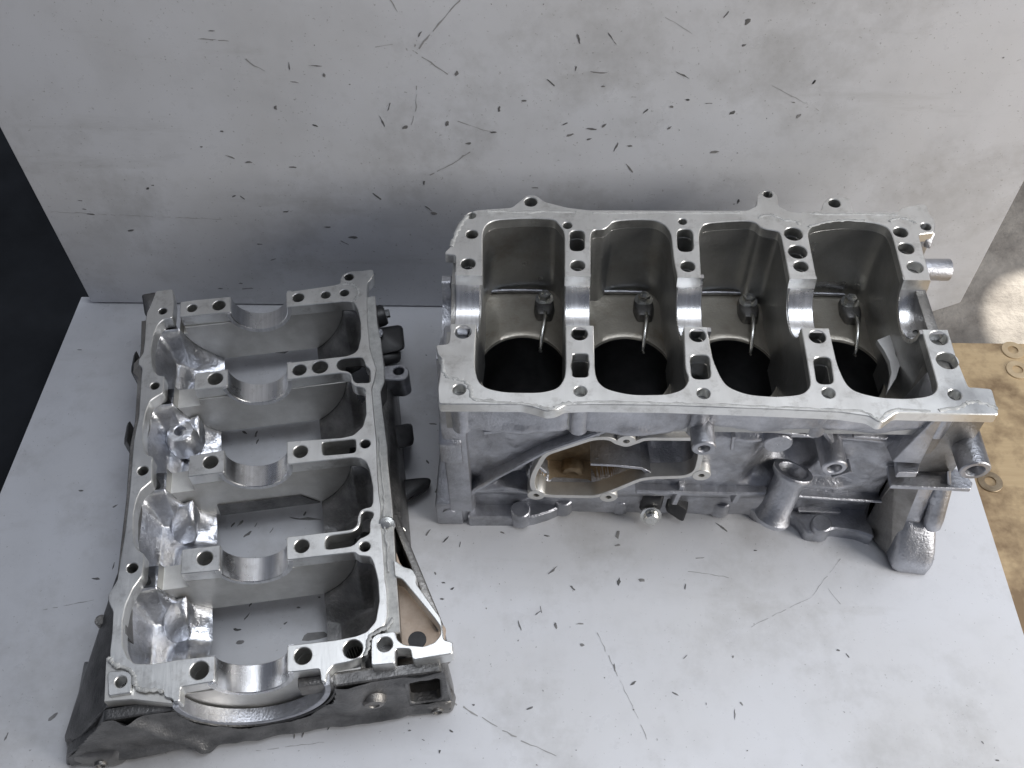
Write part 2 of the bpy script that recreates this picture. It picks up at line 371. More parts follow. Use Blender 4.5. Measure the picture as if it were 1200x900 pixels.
for q in [(94, 235, 7, 2, -8), (99, 245, 6, 2, -8), (107, 251, 12, 2.5, -5), (153, 270, 13, 4, 20), (173, 221, 7, 4, 30), (179, 217, 4, 3, 0), (244, 46, 18, 1.6, -3), (248, 36, 8, 2, 0), (339, 78, 12, 2.5, 85), (345, 96, 10, 2, -10), (370, 77, 16, 2, -2), (380, 88, 6, 5, 90), (323, 126, 9, 5, 70), (369, 147, 8, 4, -20), (260, 154, 5, 4, 0), (236, 172, 4, 3, 0), (271, 184, 14, 2.5, -30), (292, 190, 11, 4, 5), (343, 196, 14, 3, -5), (274, 230, 7, 3, 30), (285, 232, 9, 2.5, -50), (335, 248, 8, 3, 10), (442, 230, 16, 4, -50), (403, 284, 14, 2.5, -35), (414, 278, 14, 6, 5), (384, 266, 10, 3, 0), (320, 304, 10, 2, 20), (497, 214, 8, 4, 80), (508, 250, 9, 7, 0), (502, 244, 14, 2, -45), (524, 145, 8, 7, 80), (475, 149, 9, 7, 20), (456, 125, 14, 2, 70), (585, 128, 9, 5, 80), (549, 168, 8, 5, 10), (578, 155, 8, 4, 0), (535, 86, 9, 6, 60), (448, 142, 16, 2, -75), (492, 40, 8, 3, 60),
          (290, 338, 16, 2.5, 5), (258, 338, 8, 3, 0), (217, 342, 6, 3, 20), (228, 342, 14, 2.5, 12), (304, 286, 8, 3, 0), (282, 332, 6, 4, 0),
          (876, 25, 9, 7, 70), (851, 17, 10, 2, 60), (678, 45, 16, 3, -75), (718, 46, 24, 2, -55), (646, 97, 16, 3, -45), (702, 85, 20, 3, -3), (757, 130, 10, 3, 50), (707, 101, 5, 4, 0), (787, 125, 5, 5, 0), (806, 117, 5, 5, 0), (858, 132, 8, 6, 30), (936, 136, 7, 6, 60), (954, 96, 8, 3, 70), (954, 96, 8, 3, 70), (800, 88, 18, 2.5, -25), (872, 53, 5, 4, 30), (831, 121, 12, 1.6, 0), (930, 120, 6, 2, -10), (738, 197, 18, 3, -55), (738, 171, 7, 4, 0), (692, 151, 18, 3, -5), (662, 145, 9, 3, 30), (708, 147, 7, 5, 40), (668, 158, 10, 5, 20), (627, 220, 10, 2, 0), (865, 236, 8, 4, 80), (784, 150, 7, 4, 40), (614, 118, 6, 4, 0), (837, 178, 14, 5, 10), (675, 80, 8, 3, 80), (722, 172, 14, 2.5, 70), (690, 163, 7, 3, 20)]: Wf(*q)
for k in range(50):
    X = random.gauss(.0, .22); Zz = random.gauss(.22, .14)
    l = random.uniform(.4, 2.0) * .001; fs.append((X, Zz, l, l * random.uniform(.2, .8), random.uniform(0, 3.1)))
flecks('paint_chip', [f for f in fs if -.46 < f[0] < .41 and .02 < f[1] < .7], lambda x, z, h: (x, .68 - h, z), wb)
def scratches(name, lines, to, place, parent):
    bm = bmesh.new()
    for l in lines:
        w = l[0]; pts = [Vector(to(*p)) for p in l[1:]]
        path = []
        for a, b in zip(pts, pts[1:]):
            n = max(3, int((b - a).length / .004))
            for k in range(n): path.append(a.lerp(b, k / n) + Vector((random.gauss(0, 1), random.gauss(0, 1))) * .00035)
        path.append(pts[-1]); prev = None
        for i, p in enumerate(path):
            d = (path[min(i + 1, len(path) - 1)] - path[max(i - 1, 0)]).normalized(); nn = Vector((-d.y, d.x)) * w * .5 * random.uniform(.2, 1.2)
            cur = (bm.verts.new(place(*(p + nn), .0002)), bm.verts.new(place(*(p - nn), .0002)))
            if prev and random.random() > .13: bm.faces.new((prev[0], prev[1], cur[1], cur[0]))
            prev = cur
    o = frombm(name, bm, 'scr', parent, 0); o['kind'] = 'stuff'
scratches('scratch', [(.0012, (530, 822), (560, 838), (600, 862), (652, 886)), (.0006, (700, 742), (735, 815), (762, 872)), (.0005, (800, 668), (860, 678)), (.0005, (970, 690), (985, 708)), (.0006, (50, 715), (110, 703)), (.0004, (880, 735), (950, 700), (985, 655)), (.0005, (300, 880), (380, 870))], onfloor, lambda x, y, h: (x, y, h), floor_panel)
scratches('scratch', [(.0012, (490, 57), (515, 28), (541, -4)), (.0012, (482, 60), (487, 52)), (.0012, (484, 60), (525, 87)), (.0012, (277, 60), (292, 73), (316, 86)), (.0010, (504, 205), (530, 192), (551, 178)), (.0008, (536, 142), (580, 156)), (.0006, (60, 248), (140, 252), (260, 257)), (.0008, (226, 45), (268, 48)), (.0006, (488, 100), (488, 125), (482, 146)), (.0006, (440, 55), (460, 52)), (.0005, (905, 100), (960, 130)), (.0007, (458, 0), (466, 14)), (.0005, (780, 20), (820, 45))], onwall, lambda x, z, h: (x, .68 - h, z), wb)
# ================================================================== engine block
block = empty('engine_block', BC, 0, 'larger bare four-bay aluminium engine block standing by the back panel', 'engine block')
R1 = (500, 200, .26667); R2 = (780, 200, .29167); R3 = (500, 380, .26667); R4 = (780, 440, .34167); R8 = (860, 215, .21667)
def BD(pts): return [tuple(bl(x, y)[:2]) for x, y in pts]
outer = ([(514, 473.5), (513, 455), (515.5, 440), (517.5, 420), (513, 416), (510.5, 404), (526, 403), (528, 387), (528, 378), (534, 323), (534, 299), (521.5, 298), (521.5, 295), (528, 289), (532, 278), (541, 258), (547, 250), (558, 246), (600, 243), (611, 234), (617, 228.5), (628, 228.5), (638, 236), (665, 243), (690, 246), (860, 246.5)]
         + Z(*R8, [(75, 145), (125, 120), (128, 60), (150, 38), (215, 38), (235, 65), (240, 120), (300, 150), (365, 160), (370, 150), (440, 150), (475, 145), (480, 110), (510, 78), (560, 70), (620, 75), (645, 150), (770, 152), (890, 150), (910, 130), (1010, 110), (1045, 115), (1052, 150), (1092, 210), (1085, 265), (1000, 275), (1030, 390), (1065, 520)])
         + [(1111, 386.5), (1120, 416), (1135, 453.5), (1142, 453.7), (1162.5, 455.4), (1171, 486)]
         + Z(*R4, [(930, 131), (790, 127), (750, 158), (730, 160), (700, 140), (600, 126), (400, 117)]) + [(780, 475), (690, 474), (662, 475), (652, 480.5), (640, 482), (630, 478.5), (612, 474)])
bays = [Z(*R1, [(245, 460), (245, 270), (262, 235), (300, 216), (430, 208), (560, 212), (585, 240), (607, 270), (607, 460)]) + Z(*R3, [(610, 0), (612, 190), (605, 240), (575, 282), (500, 300), (340, 298), (260, 280), (225, 250), (210, 190), (217, 0)]),
        Z(*R1, [(720, 465), (720, 275), (738, 258), (780, 258), (803, 240), (818, 222), (900, 214), (1000, 215), (1050, 240), (1075, 275), (1088, 400), (1103, 465)]) + Z(*R3, [(1130, 0), (1137, 200), (1155, 240), (1130, 285), (1060, 308), (900, 310), (790, 285), (750, 250), (738, 200), (734, 0)]),
        Z(*R2, [(143, 432), (133, 250), (150, 215), (200, 207), (330, 200), (365, 210), (385, 232), (455, 243), (466, 262), (498, 432), (545, 630), (565, 740), (582, 845)]) + Z(*R4, [(495, 40), (470, 65), (380, 73), (280, 65), (215, 40), (190, 8)]) + Z(*R2, [(190, 760), (166, 630)]),
        Z(*R2, [(607, 432), (570, 248), (590, 220), (640, 207), (740, 198), (850, 210), (895, 230), (912, 260), (958, 438), (1030, 640), (1085, 830)]) + Z(*R4, [(935, 45), (910, 70), (830, 80), (730, 75), (650, 55), (618, 28)]) + Z(*R2, [(690, 780), (656, 630)])]
bays = [fillet(BD(b), .008, 4) for b in bays]
mm = .00077
def H(x, y, rpx, f=bl, z=Z1):
    p = f(x, y, z); return circ(p[0], p[1], rpx * mm)
hu = [H(548.5, 309, 7.6), H(677, 311, 7.6), H(806, 312, 7.6), H(938.5, 312, 7.6), H(1072.5, 313, 8.2), H(542.5, 389, 8), H(679, 391, 8), H(817.5, 393, 8), H(958, 394.5, 8), H(1100, 396, 8.6)]     # main bolts
hs = [H(553, 274.5, 6.5), H(552.5, 252.5, 4.8), H(665, 264, 5), H(800, 259.5, 4.6), H(622, 236.5, 7.2), H(929.8, 274, 9.8), H(934.8, 295, 9.8), H(1055.5, 272, 7.6), H(1062, 291, 8.2), H(1085, 265.5, 5.6), H(900, 227.6, 5.2), H(978, 238, 6.6),
      H(538, 456.5, 6.2), H(680, 458.5, 6), H(824.5, 461, 6), H(971, 460.5, 6), H(1119, 462.5, 6), H(1110, 422.5, 10)]
def BS(r, pts, f=.004): return fillet(BD(Z(*r, pts)), f, 4)
slots = [BS(R1, [(628, 262), (695, 262), (695, 352), (628, 352)], .006), BS(R1, [(1098, 256), (1170, 256), (1176, 355), (1103, 355)], .007),
         BS(R3, [(640, 128), (710, 128), (710, 155), (716, 175), (710, 205), (710, 232), (640, 232), (640, 205), (632, 180), (640, 155)], .004),
         BS(R2, [(97, 740), (175, 740), (184, 837), (105, 837)], .005), BS(R2, [(592, 748), (662, 748), (678, 857), (608, 857)], .005)]
outl = fillet(BD(outer), .0025)
deck = prism('deck_face', outl, bays + hu + hs + slots, Z1, Z1 - .009, 'mach', block, .0006)
YB = -.0026; RS = .0256
boolean(deck, cyl_bm((-.3, YB, Z1), (.3, YB, Z1), RS))
deck['label'] = 'bright milled joint face'
# cast body under the face
body_out = fillet([(-.1885, -.0943), (.176, -.0943), (.1835, -.0943), (.1835, .0965), (-.1855, .0965), (-.1885, .09)], .004)
def grow(l, d):
    if signed(l) < 0: l = l[::-1]
    o = []
    for i in range(len(l)):
        p = Vector(l[i]); e = (Vector(l[(i + 1) % len(l)]) - Vector(l[i - 1]))
        e.normalize(); o.append(tuple(p + Vector((e.y, -e.x)) * d))
    return o
bhole = [[(p[0] * 1, max(min(p[1], .0945), -.0930)) for p in grow(b, .0004)] for b in bays]
inner_h = [h for h in hu + hs + slots if all(-.0925 < p[1] < .0935 and -.1872 < p[0] < .182 for p in h)]
body = prism('crankcase', body_out, bhole + inner_h, Z1 - .0095, .100, 'bay', block, .0003)
boolean(body, cyl_bm((-.3, YB, Z1), (.3, YB, Z1), RS + .0015))
def box_bm(x0, x1, y0, y1, z0, z1):
    bm = bmesh.new(); bmesh.ops.create_cube(bm, size=1)
    for v in bm.verts: v.co = (x0 + (v.co.x + .5) * (x1 - x0), y0 + (v.co.y + .5) * (y1 - y0), z0 + (v.co.z + .5) * (z1 - z0))
    return bm
boolean(body, box_bm(-.3, .3, -.2, -.0770, .05, .158))
boolean(body, box_bm(-.128, .03, -.2, -.0535, .05, .150))
boolean(body, box_bm(.055, .112, -.2, -.058, .05, .128))
for h in hs:
    hx, hy = sum(p[0] for p in h) / len(h), sum(p[1] for p in h) / len(h); hr = h[0][0] - hx
    if any(h is q for q in inner_h): continue
    lathe('lug_boss', [(hr + .0035, 0), (hr, 0), (hr, .033), (0, .0332), (0, .035), (hr + .003, .035), (hr + .0035, 0)], (hx, hy, Z1 - .0092), (hx, hy, 0), 'cast', block, 22)
# bearing saddles with oil holes
XS = [-.1752, -.0880, .0003, .0878, .1748]
for i, x in enumerate(XS):
    hw = .0099 if i < 4 else .0104
    x0, x1 = x - hw, x + hw
    bm = bmesh.new(); n = 40; rows = []
    prof = [(RS + .004, x0), (RS + .0006, x0), (RS, x0 + .0006), (RS, x1 - .0006), (RS + .0006, x1), (RS + .004, x1)]
    for k in range(n + 1):
        a = math.pi + math.pi * k / n
        rows.append([bm.verts.new((xx, YB + rr * math.cos(a), Z1 + rr * math.sin(a) - .0004)) for rr, xx in prof])
    for A, B in zip(rows, rows[1:]):
        for k in range(len(prof)): bm.faces.new((A[k], A[(k + 1) % 6], B[(k + 1) % 6], B[k]))
    bm.faces.new(rows[0]); bm.faces.new(rows[-1])
    sd = frombm('bearing_saddle', bm, 'sadl', block, 30)
    hy = YB - .0068
    boolean(sd, cyl_bm((x + .0005, hy, Z1 - .05), (x + .0005, hy, Z1), .0036, 20))
    lathe('oil_hole', [(.0034, 0), (.0034, .02), (0, .0201)], (x + .0005, hy, Z1 - .0255), (x + .0005, hy, Z1 - .06), 'bore', block, 16)
# end bulkhead steps seen beyond the saddles at the narrow end
prism_x('end_wall', fillet([(-.045, .08), (-.045, .178), (-.03, .178), (-.028, .171), (-.012, .163), (.006, .163), (.02, .171), (.024, .19), (.034, .19), (.034, .08)], .003), -.1965, -.1887, 'cast', block)
# bay floors with the bore mouths
BR = .0362; ZF = .1155
XB = [-.1316, -.0438, .0440, .1312]
for i, (b, x) in enumerate(zip(bays, XB)):
    loop = b if signed(b) > 0 else b[::-1]
    pts = []                                                  # resample by angle about the bore centre
    n = 96
    for k in range(n):
        a = 2 * math.pi * k / n; d = Vector((math.cos(a), math.sin(a))); best = .2
        for p, q in zip(loop, loop[1:] + loop[:1]):
            p = Vector(p) - Vector((x, YB)); q = Vector(q) - Vector((x, YB)); e = q - p
            den = d.x * e.y - d.y * e.x
            if abs(den) < 1e-12: continue
            tt = (p.x * e.y - p.y * e.x) / den; uu = (p.x * d.y - p.y * d.x) / den
            if tt > 0 and -1e-6 <= uu <= 1 + 1e-6: best = min(best, tt)
        pts.append(best + .002)
    bm = bmesh.new(); rings = []
    for s_ in (1, .8, .55, .3, .12, .03, 0):
        ring = []
        for k in range(n):
            a = 2 * math.pi * k / n; far = max(min(pts[k], .050 / max(1e-6, -math.sin(a)) if math.sin(a) < 0 else 1), BR + .0012); r = BR + .0006 + (far - BR - .0006) * s_
            dy = r * math.sin(a)
            z = ZF - .0045 * sstep(0, 1, s_) * sstep(.0, .05, abs(dy)) + (.0035 * sstep(.06, .09, dy)) - (.0012 if s_ == 0 else 0) + .0004 * nz(r * math.cos(a) + i, dy, 0, 60)
            ring.append(bm.verts.new((x + r * math.cos(a), YB + dy, z)))
        rings.append(ring)
    ring = [bm.verts.new((x + BR * math.cos(2 * math.pi * k / n), YB + BR * math.sin(2 * math.pi * k / n), ZF - .003)) for k in range(n)]; rings.append(ring)
    for A, B in zip(rings, rings[1:]):
        for k in range(n): bm.faces.new((A[k], A[(k + 1) % n], B[(k + 1) % n], B[k]))
    frombm('bay_floor', bm, 'bayf', block, 50)
    lathe('cylinder_bore', [(BR, 0), (BR, .111), (BR + .003, .1115), (BR + .003, .001), (BR, 0)], (x, YB, ZF - .002), (x, YB, 0), 'bore', block, 64)
    # ledge bead along the far wall
    yl = bl(600, 258)[1] - .0012
    tube('ledge_bead', smoothpath([(x - .032, yl - .0015, .1165), (x - .02, yl - .0005, .1175), (x, yl, .1175), (x + .02, yl - .0005, .1172)], 4), .0016, 'cast', block, 8)
# oil jets
for jx, jy in ((638, 345), (755, 346), (878, 348), (998, 349)):
    p = bl(jx, jy, .126); q = bl(jx + 1, jy + 22, .118)
    jet = hull('oil_jet', [(p[0] + dx, p[1] + dy, z) for dx, dy, z in ((-.008, .007, .112), (.008, .007, .112), (-.0095, -.009, .112), (.0095, -.009, .112), (-.007, -.021, .112), (.007, -.021, .112), (-.007, .006, .119), (.007, .006, .119), (-.0085, -.009, .1215), (.0085, -.009, .1215), (-.005, -.020, .123), (.005, -.020, .123))], 'dark', block, .002)
    lathe('washer', [(.003, 0), (.0078, 0), (.0080, .0014), (.003, .0015)], (p[0], p[1], .1195), (p[0], p[1], .2), 'steel', jet, 24)
    lathe('bolt', [(.0054, 0), (.0054, .0050), (.0048, .0062), (.0028, .0062), (.0028, .003), (0, .003)], (p[0], p[1], .1205), (p[0], p[1], .2), 'steel', jet, 6, 25)
    c_ = (p[0] + .001, p[1] - .021, .119)
    tube('nozzle', smoothpath([(c_[0], c_[1] + .006, .120), (c_[0], c_[1] - .001, .1235), (c_[0] - .0008, c_[1] - .010, .124), (c_[0] - .0025, c_[1] - .020, .121), (c_[0] - .0035, c_[1] - .028, .115), (c_[0] - .004, c_[1] - .031, .110)], 4), .0019, 'steel', jet, 8)
# thin pale crescent painting the light on the last bay's wall cutout
for (x, y, sc) in ((1040, 415, 1.0),):
    pts = Z(*R2, [(850, 680), (910, 655), (925, 740), (945, 775), (928, 830), (890, 890), (900, 850), (908, 810), (900, 765), (880, 725)])
    prism('lit_crescent', [tuple(bl(a, b_, .150)[:2]) for a, b_ in pts], [], .150, .145, 'pale', block, .0003)
# lower casting: water jacket and head face
FY = -.0835
lower = box('cylinder_casting', -.18, .178, -.0425, .085, .0, .0995, 'cast', block, .002)
for x in XB: boolean(lower, cyl_bm((x, YB, -.02), (x, YB, .12), BR + .0035))
# front wall relief ------------------------------------------------------------------
def FP(pts, Y=FY): return [(lambda p: (p[0], p[2]))(bf(x, y, Y)) for x, y in pts]
RW = (600, 480, .21667)
lip_in = FP(Z(*RW, [(190, 248), (135, 345), (120, 400), (135, 440), (190, 462), (450, 466), (540, 435), (690, 372), (765, 362), (930, 358), (985, 335), (1005, 260), (1008, 170), (720, 168), (680, 185), (620, 202), (560, 190), (525, 165), (445, 165)]), FY - .007)
lip_in = fillet(lip_in, .006, 4)
tri = FP(Z(500, 460, .2, [(355, 590), (470, 490), (560, 470), (620, 400), (580, 500), (600, 590)]))
def front(x, z):
    y = -.0962 + .0125 * sstep(.162, .142, z) + .004 * sstep(.12, .05, z) + .006 * sstep(.045, .03, z)
    for k, xb in enumerate(XB):                                        # the barrels bulge through the skirt
        y -= .0045 * math.exp(-((x - xb) / .022) ** 2) * sstep(.170, .155, z) * sstep(.115, .145, z)
    y += .0045 * math.exp(-((x - .0) / .006) ** 2) * sstep(.12, .15, z) + .0045 * math.exp(-((x + .09) / .006) ** 2) * sstep(.13, .15, z)
    y += .007 * sstep(.045, .06, x) * sstep(.15, .13, x) * sstep(.14, .125, z) * sstep(.06, .07, z)       # hollow right of the pump
    y += .006 * sstep(-.03, .01, x) * sstep(.17, .155, z) * sstep(.135, .145, z)
    y += .022 * math.exp(-(((x - .0835) / .020) ** 2 + ((z - .098) / .024) ** 2) ** 2)                          # hollow behind the spigot mouth
    d = polyd(x, z, lip_in)
    if d < .004: y += .027 * sstep(.001, -.003, d) + .002 * sstep(-.004, -.012, d)
    d = polyd(x, z, tri)
    if d < .003: y += .012 * sstep(.001, -.002, d)
    y += .0011 * nz(x, z, 1, 45) + .0005 * nz(x, z, 4, 130)
    return (x, y, z)
wall = grid('front_wall', lin(-.178, .176, 250), lin(.004, .1905, 130), front, 'cast', block, 60)
wall.data.materials.append(MAT['castb'])
for pg in wall.data.polygons:
    c = pg.center
    if c.x < -.052 + .010 * nz(c.x, c.z, 2, 60) and polyd(c.x, c.z, lip_in) < -.0005: pg.material_index = 1
# pump gasket lip
def offs(l, d): return grow(l, d)
lip_out = grow(lip_in, .0042)
lip_holes = []
def ring_lip(name, loop_in, loop_out, y0, y1, mat): return prism_y(name, loop_out, [loop_in], y0, y1, mat, block, .0003)
lip = ring_lip('pump_gasket_lip', lip_in, lip_out, FY - .007, FY + .006, 'gask')
for hx, hy in ((734, 517), (628.5, 580), (713, 582.5), (822, 557)):
    p = bf(hx, hy, FY - .007)
    ear = lathe('bolt_ear', [(.0026, .02), (.0026, 0), (.0070, 0), (.0075, .0006), (.0078, .016)], (p[0], FY - .0073, p[2]), (p[0], 0, p[2]), 'gask', lip, 20)
    lathe('bolt_hole', [(.0026, 0), (.0026, .001), (0, .0012)], (p[0], FY - .002, p[2]), (p[0], 0, p[2]), 'bore', lip, 14)
dv = FP(Z(*RW, [(425, 293), (560, 300), (700, 313), (745, 335), (770, 362), (740, 366), (700, 326), (560, 310), (425, 303)]), FY - .003)
prism_y('pocket_divider', dv, [], FY - .003, FY + .028, 'cast', block, .0003)
pb = bf(670, 540, FY + .03)
lathe('pocket_boss', [(.0, .001), (.004, .001), (.0055, .0), (.0085, .001), (.0098, .004), (.0105, .012), (.012, .03)], (pb[0], FY + .012, pb[2] + .004), (pb[0] + .004, FY + .08, pb[2] - .012), 'castb', block, 30)
stain = prism_y('pocket_backplate', grow(FP(Z(*RW, [(190, 248), (135, 345), (120, 400), (135, 440), (190, 462), (450, 466), (540, 435), (690, 372), (740, 345), (690, 322), (425, 300), (415, 165)]), FY - .007), .001), [], FY + .0255, FY + .030, 'castb', block, .0003)
# diagonal rib and horizontal ribs
def rib(name, pts, w, d, Y, mat='cast'):
    P = [Vector((p[0], p[2])) for p in (bf(x, y, Y) for x, y in pts)]
    L_, R_ = [], []
    for i, p in enumerate(P):
        dd = (P[min(i + 1, len(P) - 1)] - P[max(i - 1, 0)]).normalized(); nn = Vector((-dd.y, dd.x)) * w / 2
        L_.append(tuple(p + nn)); R_.append(tuple(p - nn))
    return prism_y(name, L_ + R_[::-1], [], Y, Y + d, mat, block, min(.0012, w * .3), 40)
rib('rib', [(546, 583), (580, 562), (640, 530), (690, 513), (724, 501)], .0045, .02, FY - .0085)
rib('rib', [(838, 498), (880, 504), (920, 508), (955, 513)], .0028, .016, FY - .008)
rib('rib', [(745, 577), (820, 579), (870, 580), (898, 580)], .004, .018, FY - .004)
rib('rib', [(926, 582), (980, 586), (1036, 589)], .003, .018, FY - .004)
rib('rib', [(555, 575), (590, 573), (622, 578)], .004, .018, FY - .002)
rib('rib', [(841, 490), (850, 486)], .003, .015, FY - .012)
rib('rib', [(700, 512), (705, 490)], .004, .015, FY - .008)
rib('rib', [(975, 560), (998, 553)], .0025, .012, FY - .006)
rib('rib', [(860, 512), (858, 528)], .003, .012, FY - .004)
rib('rib', [(748, 500), (800, 497), (820, 492)], .0035, .012, FY - .010)
rib('rib', [(960, 500), (975, 520)], .004, .02, FY - .010)
rib('rib', [(1000, 512), (1040, 515)], .003, .014, FY - .008)
rib('rib', [(640, 555), (632, 548)], .003, .012, FY - .006)
rib('rib', [(860, 590), (866, 580)], .005, .016, FY - .002)
rib('rib', [(790, 592), (800, 570)], .005, .016, FY - .002)
rib('rib', [(935, 600), (985, 602)], .0035, .014, FY + .006)
rib('rib', [(566, 508), (588, 506), (598, 498)], .005, .018, FY - .009)
# horizontal bosses: cylinders that point at the viewer
def boss(name, px, py, Y, r, ri, length, mat='cast', depth=.02, tilt=(0, 0)):
    p = bf(px, py, Y); a = Vector(p); b_ = a + Vector((tilt[0], 1, tilt[1])).normalized()
    o = lathe(name, [(0, depth), (ri, depth - .0003), (ri, .001), (ri + .0006, 0), (r - .0009, 0), (r, .0009), (r * 1.03, length * .5), (r * 1.12, length)], a, b_, mat, block, 32)
    return o
boss('threaded_boss', 825, 526, FY - .030, .0088, .004, .055)
boss('threaded_boss', 978, 549, FY - .024, .0095, .0052, .05)
boss('threaded_boss', 1143, 552, FY - .030, .0112, .0066, .07)
boss('threaded_boss', 682, 490, FY - .010, .009, 0, .03)
boss('threaded_boss', 912, 521, FY - .006, .011, 0, .02)
# dipstick tube, leaning back
p = bf(930, 551, -.078); q = bf(905, 606, -.0975)
a = Vector(p); b_ = Vector(q); ax = (b_ - a); Lq = ax.length
lathe('open_spigot', [(0, .022), (.0116, .0215), (.0116, .001), (.0122, 0), (.0160, 0), (.0165, .0006), (.0165, .0035), (.0128, .008), (.0122, Lq * .8), (.0135, Lq * .92), (.0150, Lq), (.0135, Lq + .004), (.008, Lq + .007), (0, Lq + .008)], a, b_, 'cast', block, 40)
# under-rail lumps
for (x, y, w) in ((650, 486, .006), (1030, 496, .008)):
    p = bf(x, y, -.098)
    lathe('cast_lump', [(0, 0), (w * .5, .0015), (w * .85, .004), (w, .009)], (p[0], p[1] + (.004 if w > .009 else -.002), p[2] + .002), (p[0], p[1] + .1, p[2] + .002), 'cast', block, 20, 80)
# head-side flange: scalloped foot that touches the floor
fl = [(513, 616), (560, 616), (622, 616), (645, 609), (665, 599), (720, 596), (735, 599), (760, 593), (800, 596), (830, 600), (850, 603), (870, 600), (885, 612), (905, 618), (925, 614), (935, 622), (942, 634), (965, 635), (970, 628), (1000, 632), (1035, 640)]
foot = [tuple(bl(x, y, 0)[:2]) for x, y in fl]
foot = [(-.178, foot[0][1])] + [f for f in foot if -.176 < f[0] < .16] + [(.17, foot[-1][1]), (.17, .08), (-.178, .08)]
prism('head_flange', fillet(foot, .004), [circ(x, YB, BR + .005, 40) for x in XB], .014, 0, 'cast', block, .0015)
for x, y in ((727, 590), (845, 594), (660, 592), (610, 606), (962, 622)):
    p = bl(x, y, .014); lathe('flange_pad', [(.0, 0), (.0075, 0), (.0085, .001), (.009, .018)], (p[0], p[1] + .004, .021), (p[0], p[1] + .004, 0), 'cast', block, 18)
for x, y in ((609, 600), (959, 608)):
    p = bf(x, y, FY + .011); lathe('flange_hole', [(.0, .0), (.0042, 0), (.0044, .004)], (p[0], front(p[0], p[2])[1] - .0006, p[2]), (p[0], 0, p[2]), 'bore', block, 18)
# left end column, its boss and foot
hull('end_column', [(x, y, z) for x in (-.191, -.172) for y in (-.094, -.02) for z in (.035, .19)], 'cast', block, .002)
hull('column_boss', [(x, y, z) for x in (-.1935, -.176) for y, zs in ((-.0975, (.115, .140)), (-.08, (.105, .150))) for z in zs], 'cast', block, .002)
hull('end_foot', [(-.205, -.087, 0), (-.182, -.087, 0), (-.205, -.087, .034), (-.182, -.087, .036), (-.205, .06, 0), (-.182, .06, 0), (-.205, .06, .034), (-.182, .06, .036)], 'cast', block, .002)
hull('corner_fillet', [(-.184, -.085, 0), (-.172, -.08, 0), (-.184, -.085, .05), (-.172, -.08, .05), (-.17, -.05, 0), (-.17, -.05, .05)], 'cast', block, .003)
lathe('floor_boss', [(.0, 0), (.0055, .0004), (.0055, .02)], (-.1935, -.089, .022), (-.1935, 0, .022), 'cast', block, 18)
# gearbox end: flange, shelves and bracket foot
def FPx(pts, Y): return [(lambda p: (p[0], p[2]))(bf(x, y, Y)) for x, y in pts]
hull('gearbox_flange', [(x, y, z) for x, z0, z1 in ((.166, .0, .188), (.182, .0, .188)) for y, zz in ((-.083, z0), (-.096, z1), (-.05, z0), (-.05, z1)) for z in (zz,)], 'castd', block, .002)
box('gearbox_face', .176, .1845, -.088, .08, .06, .19, 'castd', block, .001)
hull('side_plate', [(.166, -.098, .190), (.170, -.098, .190), (.150, -.10, .130), (.172, -.10, .128), (.166, -.06, .19), (.170, -.06, .19), (.150, -.06, .12), (.172, -.06, .12)], 'cast', block, .001)
hull('recess_wall', [(.170, -.092, .19), (.206, -.092, .19), (.170, -.092, .105), (.206, -.092, .105), (.170, -.087, .19), (.206, -.087, .19), (.170, -.082, .105), (.206, -.082, .105)], 'castd', block, .001)
z0 = .1
def shelf(name, pxs, z, th, mat): return prism(name, fillet([tuple(bl(x, y, z)[:2]) for x, y in pxs], .001), [], z, z - th, mat, block, .0005)
shelf('shelf_plate', [(1044, 569), (1138, 573), (1140, 566), (1128, 550), (1040, 545)], .102, .004, 'cast')
shelf('shelf_plate', [(1052, 554), (1076, 554), (1080, 535), (1050, 535)], .122, .006, 'cast')
hull('shelf_gusset', [tuple(bl(x, y, z)) for x, y, z in ((1110, 568, .103), (1115, 569, .103), (1108, 553, .103), (1113, 553, .103), (1110, 552, .118), (1114, 552, .118))], 'cast', block, .0005)
soft_hull('bracket_foot', [(.1795, -.126, 0), (.211, -.129, 0), (.2145, -.114, 0), (.2145, -.085, 0), (.1795, -.085, 0), (.1795, -.126, .020), (.211, -.129, .020), (.183, -.117, .032), (.2085, -.118, .032), (.2145, -.112, .024), (.209, -.104, .048), (.183, -.104, .050), (.2145, -.085, .04), (.1795, -.085, .055)], 'cast', block, 3)
soft_hull('bracket_neck', [(.178, -.106, .040), (.1985, -.108, .040), (.180, -.098, .075), (.1955, -.098, .075), (.176, -.0945, .1005), (.200, -.0945, .1005), (.178, -.06, .03), (.200, -.06, .03), (.176, -.06, .1005), (.200, -.06, .1005)], 'cast', block, 2)
lathe('bracket_lobe', [(0, 0), (.004, .0008), (.0068, .004), (.0076, .012), (.0074, .040), (.0066, .055), (0, .058)], (.2040, -.110, .046), (.2040, -.086, .102), 'cast', block, 24)
lathe('bracket_lobe', [(0, 0), (.003, .0006), (.0052, .003), (.006, .010), (.006, .030), (0, .031)], (.2000, -.101, .070), (.2065, -.082, .104), 'cast', block, 20)
hull('bracket_web', [(.166, -.085, .0), (.166, -.085, .098), (.183, -.098, .098), (.183, -.116, .004), (.183, -.05, .0), (.166, -.05, .09), (.183, -.06, .098), (.166, -.085, .05)], 'castd', block, .002)
p = bl(1092, 316, .186); lathe('water_nipple', [(0, .004), (.0062, .0038), (.0062, .0004), (.0068, 0), (.0085, 0), (.0089, .0006), (.0086, .03)], (p[0] + .0135, p[1], .186), (p[0] - .03, p[1], .186), 'cast', block, 28)
